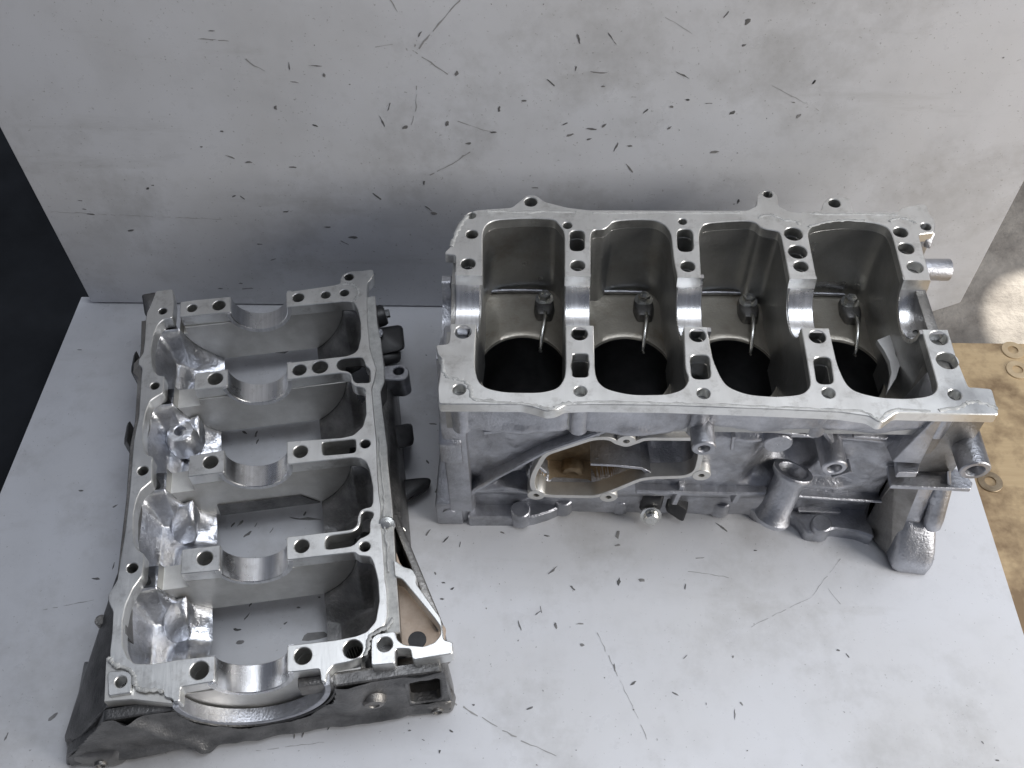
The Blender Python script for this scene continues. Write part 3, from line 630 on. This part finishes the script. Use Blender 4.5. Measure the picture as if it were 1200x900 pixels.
hull('rear_lug', [tuple(bl(x, y, z)) for x, y, z in ((1083, 275, .197), (1096, 273, .197), (1083, 290, .185), (1090, 292, .185), (1080, 276, .185), (1094, 274, .185))], 'cast', block, .0006)
# sensor on the foot of the front wall
p = bl(768, 596, .02)
knock = hull('knock_sensor', [(p[0] + x, p[1] + y, z) for x, y, z in ((-.013, .016, .008), (.006, .018, .008), (-.013, 0, .012), (.006, 0, .012), (-.014, .014, .038), (.008, .018, .040), (-.009, .0, .034), (.006, .002, .034))], 'plas', block, .003)
hull('connector', [(p[0] + x, p[1] + y, z) for x, y, z in ((.008, .016, .026), (.030, .012, .022), (.008, .014, .010), (.029, .010, .004), (.010, .004, .030), (.027, -.004, .024), (.010, .0, .014), (.025, -.006, .006))], 'plas', knock, .002)
a = Vector((p[0] - .004, p[1] - .004, .016)); dd = Vector((.05, -1, .35)).normalized()
lathe('bolt', [(.0095, 0), (.0095, .0015), (.0068, .002), (.0066, .006), (.005, .0075), (0, .0078)], a, a + dd, 'steel', knock, 12, 30)
# sealant beads along the joint edges
def bead(pts, r, parent=block, f=bl, z=Z1, mat='rtv'):
    P = smoothpath([tuple(f(x, y, z)) for x, y in pts], 7)
    P = [Vector((q.x + random.gauss(0, .0004), q.y + random.gauss(0, .0004), q.z)) for q in P]
    return tube('sealant_bead', P, r, mat, parent, 7, .45, .45)
bead([(529, 288), (533, 277), (543, 258), (549, 252)], .0016)
bead([(571, 247), (610, 248.5), (640, 248), (676, 249)], .0014)
bead([(695, 249), (760, 249), (830, 249.5), (870, 249)], .0011)
bead([(890, 256), (893, 253), (905, 252.5), (917, 257), (934, 260), (937, 263)], .0012)
bead([(1042, 260), (1050, 256), (1060, 256), (1068, 259), (1073, 262)], .0012)
bead([(947, 266), (965, 261), (990, 258), (1015, 259)], .0012)
bead([(950, 250), (975, 251), (1020, 251), (1052, 252)], .0012)
bead([(519, 421), (520, 436), (528, 443), (545, 446), (552, 458), (556, 468), (600, 472)], .0013)
bead([(600, 471.5), (628, 475), (645, 479), (660, 473), (690, 471.5), (760, 472), (800, 473)], .0010)
bead([(800, 473), (870, 475), (960, 479), (1010, 482), (1030, 491), (1048, 480), (1090, 482)], .0009)
bead([(1100, 480), (1125, 477), (1135, 471), (1150, 472), (1168, 478)], .0013)
# ================================================================== bedplate
bed = empty('engine_bedplate', PC, PR, 'open-bottomed aluminium bedplate ladder casting with white board showing through its webs', 'bedplate')
A5 = (130, 300, .30833); Z5 = (140, 310, .15); Z6 = (140, 420, .15); Z7 = (130, 540, .15); Z8 = (300, 310, .17778); ZA = (70, 680, .24444); ZB = (320, 640, .25556); ZC = (300, 500, .2)
def PD(pts, z=Z2): return [tuple(pl(x, y, z)[:2]) for x, y in pts]
pm = .00080
BH = []
def PH(x, y, rpx):
    p = pl(x, y); r_ = rpx * (.00083 if y < 450 else .00076 if y < 600 else .0007); BH.append((p[0], p[1], r_)); return circ(p[0], p[1], r_)
left = (Z(*Z5, [(285, 205), (415, 190), (426, 290), (412, 415), (340, 430), (300, 470), (265, 550), (248, 650), (250, 760), (270, 830), (300, 865), (350, 872)])
        + Z(*Z6, [(350, 145), (340, 270), (300, 290), (240, 330), (205, 420), (185, 530), (185, 650), (195, 720), (215, 755), (265, 770)])
        + Z(*Z7, [(320, 5), (320, 155), (285, 185), (235, 225), (200, 300), (175, 420), (175, 560), (185, 650), (215, 700), (262, 730)])
        + [(167, 674)] + Z(*ZA, [(350, 40), (315, 120), (300, 200), (300, 310), (325, 370), (360, 400), (430, 402), (590, 377), (745, 360), (742, 485), (578, 512), (575, 580), (545, 585), (540, 568), (500, 560), (495, 525), (400, 523), (370, 510), (360, 470), (345, 440), (310, 425), (265, 408), (240, 380), (240, 340), (250, 250), (255, 150), (235, 110), (230, 75), (250, 40), (275, 0)])
        + Z(*Z7, [(110, 550), (145, 250)]) + Z(*Z6, [(110, 650), (150, 450), (165, 200), (176, 80)]) + Z(*Z5, [(170, 800), (145, 780), (150, 740), (185, 690), (195, 600), (205, 420), (215, 370), (237, 330), (265, 260)]))
holes_l = [PH(190.7, 364.5, 4.6), PH(181.4, 452, 5.2), PH(167.3, 551.5, 5.8), PH(155, 665.5, 6), PH(233.5, 785.5, 9.6)]
lr = prism('left_rail', fillet(PD(left), .002), holes_l, Z2, Z2 - .012, 'mach', bed, .0006)
right = (Z(*Z8, [(198, 180), (290, 168), (500, 137), (556, 126), (555, 95), (575, 60), (620, 43), (690, 40), (770, 30), (778, 60), (758, 95), (738, 115), (733, 160)])
         + Z(*A5, [(975, 240), (985, 350), (1000, 400), (1010, 430), (1000, 478), (992, 505), (1000, 600), (1010, 700)])
         + Z(*ZC, [(712, 250), (722, 400), (735, 480), (728, 540), (740, 640), (750, 780), (757, 900)])
         + Z(*ZB, [(522, 200), (526, 320), (512, 362), (470, 385), (442, 408), (432, 440), (425, 480), (405, 510), (350, 530), (275, 545), (247, 580), (243, 620), (222, 622), (213, 562), (65, 580), (65, 455), (290, 430), (380, 412), (430, 392), (470, 345), (487, 250), (481, 157)])
         + Z(*ZC, [(690, 800), (670, 762), (640, 758), (600, 755), (578, 735), (180, 782), (180, 645), (540, 605), (572, 595), (595, 568), (595, 530), (610, 490), (640, 475), (675, 470), (685, 440), (685, 350), (665, 250), (645, 205), (610, 185), (560, 180), (183, 222)])
         + Z(*A5, [(668, 705), (880, 690), (922, 680), (957, 648), (970, 600), (965, 512)])
         + Z(*Z8, [(725, 850), (715, 815), (690, 808), (650, 803), (625, 778), (625, 740), (610, 720), (560, 713), (205, 760), (205, 648), (440, 620), (600, 602), (650, 582), (672, 558), (690, 480), (690, 380), (670, 290), (642, 245), (570, 243), (200, 280)]))
holes_r = [PH(349.5, 348.5, 6.6), PH(381.5, 345.5, 5.4), PH(403.5, 343, 5.2), PH(409, 324.5, 5.4), PH(350.8, 433.3, 7.4), PH(374.8, 430, 8.4), PH(352, 529, 8), PH(428, 520, 5.6), PH(353.5, 639.8, 8.2), PH(427.5, 640.5, 6), PH(355, 768.5, 9), PH(413.5, 760.5, 10)]
sl_r = [fillet(PD(Z(*Z8, [(530, 660), (545, 630), (580, 618), (700, 610), (715, 640), (720, 665), (752, 690), (755, 768), (745, 778), (660, 780), (640, 760), (632, 720), (600, 700), (560, 698), (535, 680)])), .003),
        fillet(PD(Z(*ZC, [(385, 98), (400, 90), (572, 72), (585, 80), (585, 145), (570, 153), (402, 168), (388, 160)])), .004),
        fillet(PD(Z(*ZC, [(405, 665), (420, 640), (560, 620), (600, 590), (613, 560), (613, 510), (640, 493), (685, 500), (690, 520), (665, 560), (670, 620), (645, 640), (605, 655), (570, 698), (420, 720), (405, 710)])), .004)]
rr_ = prism('right_rail', fillet(PD(right), .002), holes_r + sl_r, Z2, Z2 - .012, 'mach', bed, .0006)
pads = [Z(*Z5, [(475, 292), (600, 274), (865, 250), (872, 372), (470, 410)]), Z(*Z6, [(592, 115), (845, 85), (845, 215), (580, 250)]), [(222.2, 534), (263, 527.2), (262.8, 553.2), (220, 558.8)], Z(*Z7, [(555, 692), (858, 657), (850, 855), (542, 885)])]
ph = [[PH(256.4, 357.7, 7.2), PH(225, 361, 5.6)], [PH(252.1, 443.7, 8)], [PH(246.6, 541.4, 8.2)], [PH(240, 654, 8.6)]]
for q, h in zip(pads, ph): prism('bolt_pad', fillet(PD(q), .0012), h, Z2, Z2 - .012, 'mach', bed, .0006)
prism('corner_pad', fillet(PD(Z(*ZA, [(232, 555), (228, 447), (240, 436), (320, 432), (346, 452), (344, 538)])), .002), [PH(141.5, 799, 6)], Z2, Z2 - .02, 'mach', bed, .0006)
prism('corner_base', PD(Z(*ZA, [(222, 370), (345, 400), (505, 530), (545, 592), (345, 572), (212, 582)]), Z2 - .003), [circ(*pl(141.5, 799)[:2], .0048)], Z2 - .003, Z2 - .030, 'gask', bed, .0006)
# outer sealing step around the rails
def wallstrip(name, pts, z0, z1, th, mat, parent=bed):
    P = [Vector(p[:2]) for p in pts]; L_, R_ = [], []
    for i, p in enumerate(P):
        d = (P[min(i + 1, len(P) - 1)] - P[max(i - 1, 0)]).normalized(); n = Vector((-d.y, d.x)) * th / 2
        L_.append(tuple(p + n)); R_.append(tuple(p - n))
    return prism(name, L_ + R_[::-1], [], z1, z0, mat, parent, .0006)
lw = [(v[0] + .0005, v[1]) for v in PD(Z(*Z5, [(190, 400), (185, 600), (175, 690), (125, 745), (120, 800), (160, 830)]) + Z(*Z6, [(160, 100), (140, 450), (100, 650)]) + Z(*Z7, [(140, 250), (105, 550), (68, 880)]) + [(138, 690), (136, 712), (135, 740)])]
wallstrip('left_skirt', lw, .0, Z2 - .006, .009, 'castd')
rw = [(v[0] - .003, v[1]) for v in PD(Z(*Z8, [(755, 200), (770, 400), (790, 480)]) + Z(*A5, [(1020, 425), (1020, 470), (1005, 510), (1015, 600), (1030, 720)]) + Z(*ZC, [(740, 200), (765, 450), (775, 620), (790, 880)]) + [(461, 720), (462, 740)])]
wallstrip('right_skirt', rw, .0, Z2 - .004, .013, 'castd')
wallstrip('sealing_lip', [(x + .0015, y) for x, y in rw], Z2 - .004, Z2 - .002, .011, 'rtv')
# webs (bulkheads) with half-round saddle
YW = [.1747, .0872, -.0012, -.0887, -.1770]
RW2 = .0256
for i, yc in enumerate(YW):
    hw = .0100
    xl = -.070 if i in (0, 4) else -.0535
    prof = []
    n = 28
    for k in range(n + 1): a = math.pi + math.pi * k / n; prof.append((RW2 * math.cos(a) * 1.045, Z2 - .0008 + RW2 * 1.045 * math.sin(a)))     # saddle
    prof += [(.0785, Z2 - .0125), (.0775, Z2 - .018)]
    prof = [(-RW2 * 1.045, Z2 - .0125)] + prof[1:-2] + [(RW2 * 1.045, Z2 - .0125), (.0785, Z2 - .0125)]
    for k in range(11): a = -math.radians(6) - math.radians(49) * k / 10; prof.append((.0765 * math.cos(a), Z2 + .0765 * math.sin(a)))
    for k in range(11): a = -math.radians(126) - math.radians(44) * k / 10; prof.append((.0765 * math.cos(a), max(Z2 + .0765 * math.sin(a), .026)))
    prof += [(-.0755, Z2 - .020), (xl, Z2 - .020), (xl, Z2 - .0125)]
    web = prism_y('bearing_web', prof, [], yc - hw, yc + hw, 'gask', bed, .0004)
    for hx, hy, hr in BH:
        if abs(hy - yc) < hw and -.07 < hx < .085: boolean(web, cyl_bm((hx, hy, .022), (hx, hy, .1), hr, 22))
    for sl in sl_r:
        if abs(sum(q[1] for q in sl) / len(sl) - yc) < .02: boolean(web, prism_bm(grow(sl, .0003), [], .1, .01, 0))
    bm = bmesh.new(); rows = []
    y0, y1 = yc - hw - .0006, yc + hw + .0006
    pf = [(RW2 + .004, y0), (RW2 + .0006, y0), (RW2, y0 + .0006), (RW2, y1 - .0006), (RW2 + .0006, y1), (RW2 + .004, y1)]
    for k in range(41):
        a = math.pi + math.pi * k / 40; rows.append([bm.verts.new((rr * math.cos(a), yy, Z2 - .0006 + rr * math.sin(a))) for rr, yy in pf])
    for A, B in zip(rows, rows[1:]):
        for k in range(6): bm.faces.new((A[k], A[(k + 1) % 6], B[(k + 1) % 6], B[k]))
    bm.faces.new(rows[0]); bm.faces.new(rows[-1])
    frombm('bearing_saddle', bm, 'sadl', bed, 30)
# scooped side walls between the webs
def wd(y): return min(abs(y - c) for c in YW)
RC = .0765
def zcirc(x): return Z2 - math.sqrt(max(RC * RC - x * x, .012 ** 2))
def scoopL(u, y):
    x = -.099 + .053 * u                                      # u: 0 rail .. 1 opening
    d = wd(y); f = sstep(.0102, .034, d)
    zp = Z2 - .012 - .034 * sstep(0, .26, u) - .012 * sstep(.22, .55, u) - .006 * sstep(.5, 1, u)
    zp += .0015 * nz(x, y, .3, 40) + .0005 * nz(x, y, 2, 110)
    yn = max([c for c in YW if c < y - 1e-6] or [YW[-1]]); t_ = y - yn                  # ramp that climbs to the next web
    zp += (.012 * sstep(.056, .030, t_) + .004 * sstep(.03, .012, t_)) * sstep(-.0775, -.0700, x) * (1 - .35 * sstep(-.060, -.047, x))
    zp += .003 * math.exp(-((x + .058 + .15 * (t_ - .03)) / .004) ** 2) * sstep(.055, .035, t_) - .003 * math.exp(-((t_ - .050) / .008) ** 2) * sstep(-.08, -.07, x)
    f = sstep(.0102, .026, d) if t_ > .05 else sstep(.0095, .013, d)
    zc = min(zcirc(x), Z2 - .0125)
    z = zp * f + zc * (1 - f)
    if d < .0100: z = min(zc, Z2 - .0125 - .016 * sstep(.12, .34, u))
    return (x, y, max(z, .016))
def scoopR(u, y):
    x = .101 - .058 * u; d = wd(y); f = sstep(.0102, .036, d)
    zp = Z2 - .012 - .038 * sstep(0, .30, u) - .024 * sstep(.2, .9, u) + .0008 * nz(x, y, 5, 50)
    zc = min(zcirc(x), Z2 - .0125)
    z = zp * f + zc * (1 - f)
    if d < .0100: z = min(zc, Z2 - .014)
    return (x, y, max(z, .016))
for k in range(4):
    a, b_ = YW[k] - .0 , YW[k + 1] + .0
    o = grid('scoop_wall', lin(0, 1, 72), lin(a, b_, 120), scoopL, 'poli', bed, 70, BH)
    o['label'] = 'bright rippled scoop wall'
    grid('scoop_wall', lin(0, 1, 54), lin(a, b_, 90), scoopR, 'dark', bed, 70, BH)  # same casting as the left scoops, darkened to paint in its shade
for hx, hy, hr in BH:
    if abs(hx) > .07 or min(abs(hy - c) for c in YW) > .01:
        lathe('bolt_sleeve', [(hr + .0022, 0), (hr, 0), (hr, .05), (0, .0502), (0, .052), (hr + .0022, .052), (hr + .0022, 0)], (hx, hy, Z2 - .0122), (hx, hy, 0), 'dark', bed, 20)  # dark colour adds to the shade inside the bolt holes
# step blocks on the left of the webs and threaded boss in the second scoop
for k, yc in enumerate(YW[1:4]):
    soft_hull('web_step', [(-.080, yc - .0105, Z2 - .036), (-.0565, yc - .0105, Z2 - .028), (-.080, yc - .022, Z2 - .042), (-.0575, yc - .024, Z2 - .034), (-.079, yc - .036, .034), (-.060, yc - .034, .034), (-.080, yc - .0105, .03), (-.0565, yc - .0105, .03), (-.079, yc - .038, .028), (-.060, yc - .036, .028)], 'poli', bed, 4)
p = pl(213, 509, .05)
lathe('threaded_boss', [(0, .012), (.0052, .0118), (.0052, .0005), (.006, 0), (.011, .001), (.014, .006), (.017, .02)], (p[0], p[1], .056), (p[0], p[1], 0), 'poli', bed, 28)
# dark window beside the second web
p = pl(219, 475, Z2 - .03); box('oil_window', p[0] - .010, p[0] + .013, p[1] - .009, p[1] + .006, Z2 - .040, Z2 - .0215, 'plas', bed, .0006)
def plate(name, px, z, th, mat): return prism(name, PD(px, z), [], z, z - th, mat, bed, .0004)
prism_y('dark_plate', [(-.043, .0262), (.042, .0262), (.028, .0410), (-.042, .0430)], [], YW[2] - .0112, YW[2] - .0095, 'dark', bed, .0003)  # flat dark plate painting the shade of a recess in the web
plate('dark_plate', [(322, 412), (324, 405), (349, 401), (346, 405), (333, 413)], .018, .002, 'dark')  # small dark plate low in the first bay
# gearbox-end flange
seal = []
prof = [(-.157, .0), (-.150, .020), (-.135, .034), (-.118, .050), (-.104, .076), (-.058, .0775)]
for k in range(25): a = math.pi + math.pi * k / 24; prof.append((.0555 * math.cos(a), Z2 - .010 + .0555 * math.sin(a)))
prof += [(.058, .0775), (.100, .0775), (.132, .076), (.135, .03), (.137, .0)]
prof2 = [q for q in prof]
bot = [(.118, .0), (.108, .008), (.06, .008), (.0, .010), (-.08, .010), (-.108, .008), (-.118, 0)]
prism_y('gearbox_flange', fillet(prof2 + bot, .0025), [fillet([(.105, .022), (.128, .020), (.130, .064), (.108, .066)], .006), fillet([(-.122, .020), (-.100, .016), (-.085, .026), (-.092, .036), (-.110, .032)], .005)], -.1975, -.1895, 'dark', bed, .001)  # dark tone holds dirt plus painted shade below the joint face
# seal housing: half ring
bm = bmesh.new(); rows = []
pf = [(.054, -.199), (.0505, -.199), (.0500, -.1985), (.0500, -.1885), (.054, -.188)]
for k in range(49):
    a = math.pi + math.pi * k / 48; rows.append([bm.verts.new((rr * math.cos(a), yy, Z2 - .004 + rr * math.sin(a))) for rr, yy in pf])
for A, B in zip(rows, rows[1:]):
    for k in range(5): bm.faces.new((A[k], A[(k + 1) % 5], B[(k + 1) % 5], B[k]))
bm.faces.new(rows[0]); bm.faces.new(rows[-1])
frombm('seal_ring', bm, 'cast', bed, 30)
# corner braces and lugs
hull('corner_brace', [(-.104, -.075, .078), (-.112, -.085, .04), (-.118, -.110, .0), (-.104, -.188, .076), (-.140, -.190, .030), (-.157, -.183, .012), (-.157, -.150, .0), (-.155, -.183, 0), (-.100, -.19, .0), (-.100, -.08, .0)], 'dark', bed, .002)
hull('corner_brace', [(-.104, -.1885, .0765), (-.060, -.1885, .0765), (-.150, -.1885, .018), (-.06, -.1885, .03), (-.15, -.12, .01), (-.104, -.17, .0765), (-.06, -.17, .07), (-.06, -.15, .02)], 'dark', bed, .001)
lug = hull('mounting_lug', [(-.157, -.182, 0), (-.150, -.199, 0), (-.118, -.205, 0), (-.108, -.199, 0), (-.152, -.184, .022), (-.148, -.199, .018), (-.120, -.204, .012), (-.108, -.198, .022), (-.108, -.18, .02)], 'castd', bed, .003)
lathe('lug_hole', [(.0, .004), (.0030, .0035), (.0032, .0), (.0046, .0), (.0050, .006)], (-.128, -.2048, .0085), (-.128, -.1, .0085), 'castd', lug, 20)
lug = hull('mounting_lug', [(.095, -.200, 0), (.136, -.202, 0), (.140, -.188, 0), (.095, -.19, 0), (.097, -.199, .010), (.134, -.201, .016), (.138, -.188, .02), (.097, -.19, .018)], 'castd', bed, .003)
lathe('lug_hole', [(.0, .004), (.0030, .0035), (.0032, .0), (.0046, .0), (.0050, .006)], (.124, -.2022, .0075), (.124, -.1, .0075), 'castd', lug, 20)
# triangular cover flange at the right rear corner with brown pocket
cov = Z(*ZB, [(450, 547), (450, 425), (475, 402), (560, 390), (570, 430), (600, 452), (690, 460), (740, 442), (768, 408), (768, 370), (740, 330), (592, 150), (558, 138), (552, 60), (600, 95), (640, 105), (660, 140), (655, 170), (770, 330), (782, 430), (825, 440), (825, 492), (640, 522), (630, 470), (560, 470), (560, 537)])
prism('cover_flange', fillet(PD(cov), .0022), [PH(451, 755, 8)], Z2, Z2 - .014, 'mach', bed, .0006)
pk = Z(*ZB, [(512, -80), (535, -60), (580, 70), (640, 150), (790, 370), (780, 460), (530, 460), (515, 400)])
o = prism('cover_pocket', PD(pk, .07), [], .068, .062, 'tan', bed, .0004); o['label'] = 'brown stained pocket floor'
p = pl(489, 750, .068); lathe('pocket_hole', [(0, 0), (.0068, 0), (.0070, .004)], (p[0], p[1], .0686), (p[0], p[1] - .004, 0), 'bore', bed, 20)
fb = hull('flange_block', [(.098, -.190, .072), (.136, -.190, .072), (.136, -.178, .064), (.100, -.178, .064), (.102, -.190, .0), (.138, -.19, .0), (.138, -.178, .0), (.102, -.178, .0)], 'castd', bed, .002)
hull('brace_web', [(.104, -.06, .07), (.110, -.06, .07), (.137, -.16, .07), (.132, -.165, .07), (.104, -.06, .0), (.110, -.06, .0), (.139, -.16, .0), (.132, -.165, .0)], 'castd', bed, .001)
box('flange_step', .030, .096, -.1945, -.1865, .060, .0765, 'castd', bed, .0015)
lathe('flange_boss', [(0, .001), (.0035, .001), (.004, 0), (.007, .0005), (.009, .003), (.0105, .012)], (.080, -.204, .046), (.080, -.1, .046), 'castd', bed, 24)
def flange_face(x, z):
    y = -.1982 - .0022 * (nz(x, z, 7, 38) + .5 * nz(x, z, 3, 90)) - .0035 * math.exp(-((z - .008) / .006) ** 2)
    y -= .006 * math.exp(-(((x - .062) / .012) ** 2 + ((z - .050) / .016) ** 2)) + .005 * math.exp(-((x + .070 + .5 * (z - .04)) / .006) ** 2) - .005 * math.exp(-(((x + .098) / .014) ** 2 + ((z - .040) / .012) ** 2))
    return (x, min(y, -.1978), z)
def grid_skip(name, us, vs, fn, mat, ok):
    bm = bmesh.new(); R = [[bm.verts.new(fn(u, v)) for u in us] for v in vs]
    for A, B in zip(R, R[1:]):
        for q in range(len(us) - 1):
            c = (A[q].co + B[q + 1].co) / 2
            if ok(c.x, c.z): bm.faces.new((A[q], A[q + 1], B[q + 1], B[q]))
    loose = [v for v in bm.verts if not v.link_faces]; bmesh.ops.delete(bm, geom=loose, context='VERTS')
    return frombm(name, bm, mat, bed, 60)
grid_skip('flange_face', lin(-.150, .134, 190), lin(.002, .076, 54), flange_face, 'dark', lambda x, z: math.hypot(x, z - Z2 + .010) > .0562 and not (.104 < x < .131 and .019 < z < .067) and z < .0765 - max(0, (-.104 - x)) * 1.32)
boolean(fb, box_bm(.106, .131, -.25, -.182, .018, .066))
# far-left corner bracket, side lumps
hull('corner_bracket', [tuple(pl(x, y, z)) for x, y, z in ((166, 345, .085), (184, 342, .085), (184, 362, .083), (170, 372, .08), (167, 348, .06), (184, 346, .06), (178, 370, .05))], 'dark', bed, .002)
for x, y in ((156, 432), (148, 515)):
    p = pl(x, y, .062); hull('side_lump', [(p[0] + a, p[1] + b_, z) for a, b_, z in ((.001, .010, .068), (.0, -.010, .068), (.006, .012, .076), (.006, -.012, .076), (.001, .009, .03), (.001, -.009, .03), (.006, .012, .03), (.006, -.012, .03))], 'dark', bed, .002)
p = pl(119, 728, .055); lathe('dowel', [(0, 0), (.004, 0), (.0046, .001), (.0046, .05)], (p[0], p[1], .058), (p[0], p[1], 0), 'castd', bed, 18)
# right-hand accessories in the shade
p = pl(463, 438, .075)
tab = prism('mounting_tab', fillet(PD(Z(*A5, [(1020, 470), (1020, 425), (1040, 418), (1100, 410), (1130, 425), (1135, 455), (1110, 472)]), .074), .004, 5), [circ(*pl(467, 434.5, .074)[:2], .0045)], .074, .050, 'cast', bed, .0008)
p = pl(452, 375, .055)
valve = hull('valve_body', [tuple(pl(x, y, z)) for x, y, z in ((438, 385, .06), (472, 380, .055), (475, 410, .05), (440, 418, .05), (438, 385, .01), (470, 382, .01), (473, 408, .01), (440, 416, .01))], 'plas', bed, .004)
lathe('valve_cap', [(0, 0), (.004, 0), (.0046, .0008), (.0046, .01)], tuple(pl(443.5, 390, .064)), tuple(pl(443.5, 390, .0)), 'cast', valve, 18)
lathe('solenoid', [(0, 0), (.009, .001), (.0105, .004), (.0105, .030)], tuple(pl(453, 368, .058)), tuple(Vector(pl(453, 368, .058)) + Vector((-.03, -.004, -.004))), 'plas', valve, 24)
lathe('bolt', [(0, 0), (.0036, .0002), (.004, .001), (.004, .008)], tuple(pl(457, 367, .060)), tuple(Vector(pl(457, 367, .060)) + Vector((-.03, -.002, -.002))), 'steel', valve, 6, 25)
hull('valve_body', [tuple(pl(x, y, z)) for x, y, z in ((438, 412, .05), (470, 408, .045), (470, 425, .04), (440, 430, .04), (438, 412, .005), (468, 410, .005), (468, 424, .005), (440, 428, .005))], 'plas', bed, .004)
hull('valve_connector', [tuple(pl(x, y, z)) for x, y, z in ((445, 502, .06), (483, 495, .05), (486, 521, .045), (447, 532, .05), (445, 504, .012), (483, 500, .012), (484, 520, .012), (447, 530, .012))], 'plas', bed, .003)
hull('side_casting', [tuple(pl(x, y, z)) for x, y, z in ((440, 440, .066), (459, 440, .058), (474, 645, .050), (455, 650, .066), (445, 440, .0), (466, 440, .0), (484, 660, .0), (460, 660, .0))], 'dark', bed, .003)
sen = hull('level_sensor', [tuple(pl(x, y, z)) for x, y, z in ((470, 562, .018), (500, 559, .016), (506, 562, .014), (503, 573, .012), (480, 588, .012), (465, 590, .016), (470, 565, 0), (503, 562, 0), (500, 575, 0), (478, 590, 0))], 'plas', bed, .002)
tube('wire', smoothpath([tuple(pl(x, y, z)) for x, y, z in ((450, 528, .06), (452, 545, .062), (457, 552, .06), (458, 568, .05), (459, 582, .04), (464, 577, .03), (473, 572, .022))], 5), .0012, 'steel', bed, 8)
lathe('bolt', [(0, 0), (.0028, .0002), (.003, .002), (.0062, .0024), (.0070, .004), (.0072, .012)], tuple(pl(453, 615, Z2 + .001)), tuple(pl(453, 615, 0)), 'steel', bed, 16, 30)
tube('wire', [tuple(pl(459, 608, .07)), tuple(pl(468, 614, .066)), tuple(pl(475, 622, .06))], .0009, 'steel', bed, 8)
def pbead(pts, r): return bead(pts, r, bed, pl, Z2)
pbead(Z(*Z8, [(560, 128), (610, 128), (650, 140), (668, 165), (668, 200), (655, 225), (625, 245)]), .0011)
pbead(Z(*ZA, [(235, 375), (260, 405), (315, 420), (350, 445), (360, 495), (385, 522), (495, 530)]), .0014)
pbead(Z(*ZB, [(545, 330), (525, 370), (480, 392), (445, 412), (436, 470), (420, 500)]), .0014)
pbead(Z(*ZC, [(722, 60), (735, 250), (752, 430), (748, 520), (760, 640), (775, 850)]), .0009)
# ================================================================== washers on the bench
for k, (x, y, lab) in enumerate(((1186.5, 411, 'pale flat washer on the plywood bench closest to the concrete'), (1192, 434, 'pale flat washer on the plywood bench beside another washer'), (1160, 565, 'dirty brown washer on the plywood beside the white board edge'))):
    p = atz(x, y, -.0165)
    o = lathe('flat_washer', [(.0052, .0), (.0108, 0), (.0112, .0004), (.0112, .0016), (.0052, .0016), (.0052, 0)], (p[0], p[1], -.0149), (p[0], p[1], -1), 'castb' if k == 2 else 'wash', None, 28)
    o['label'] = lab; o['category'] = 'washer'; o['group'] = 'loose washers on the bench'
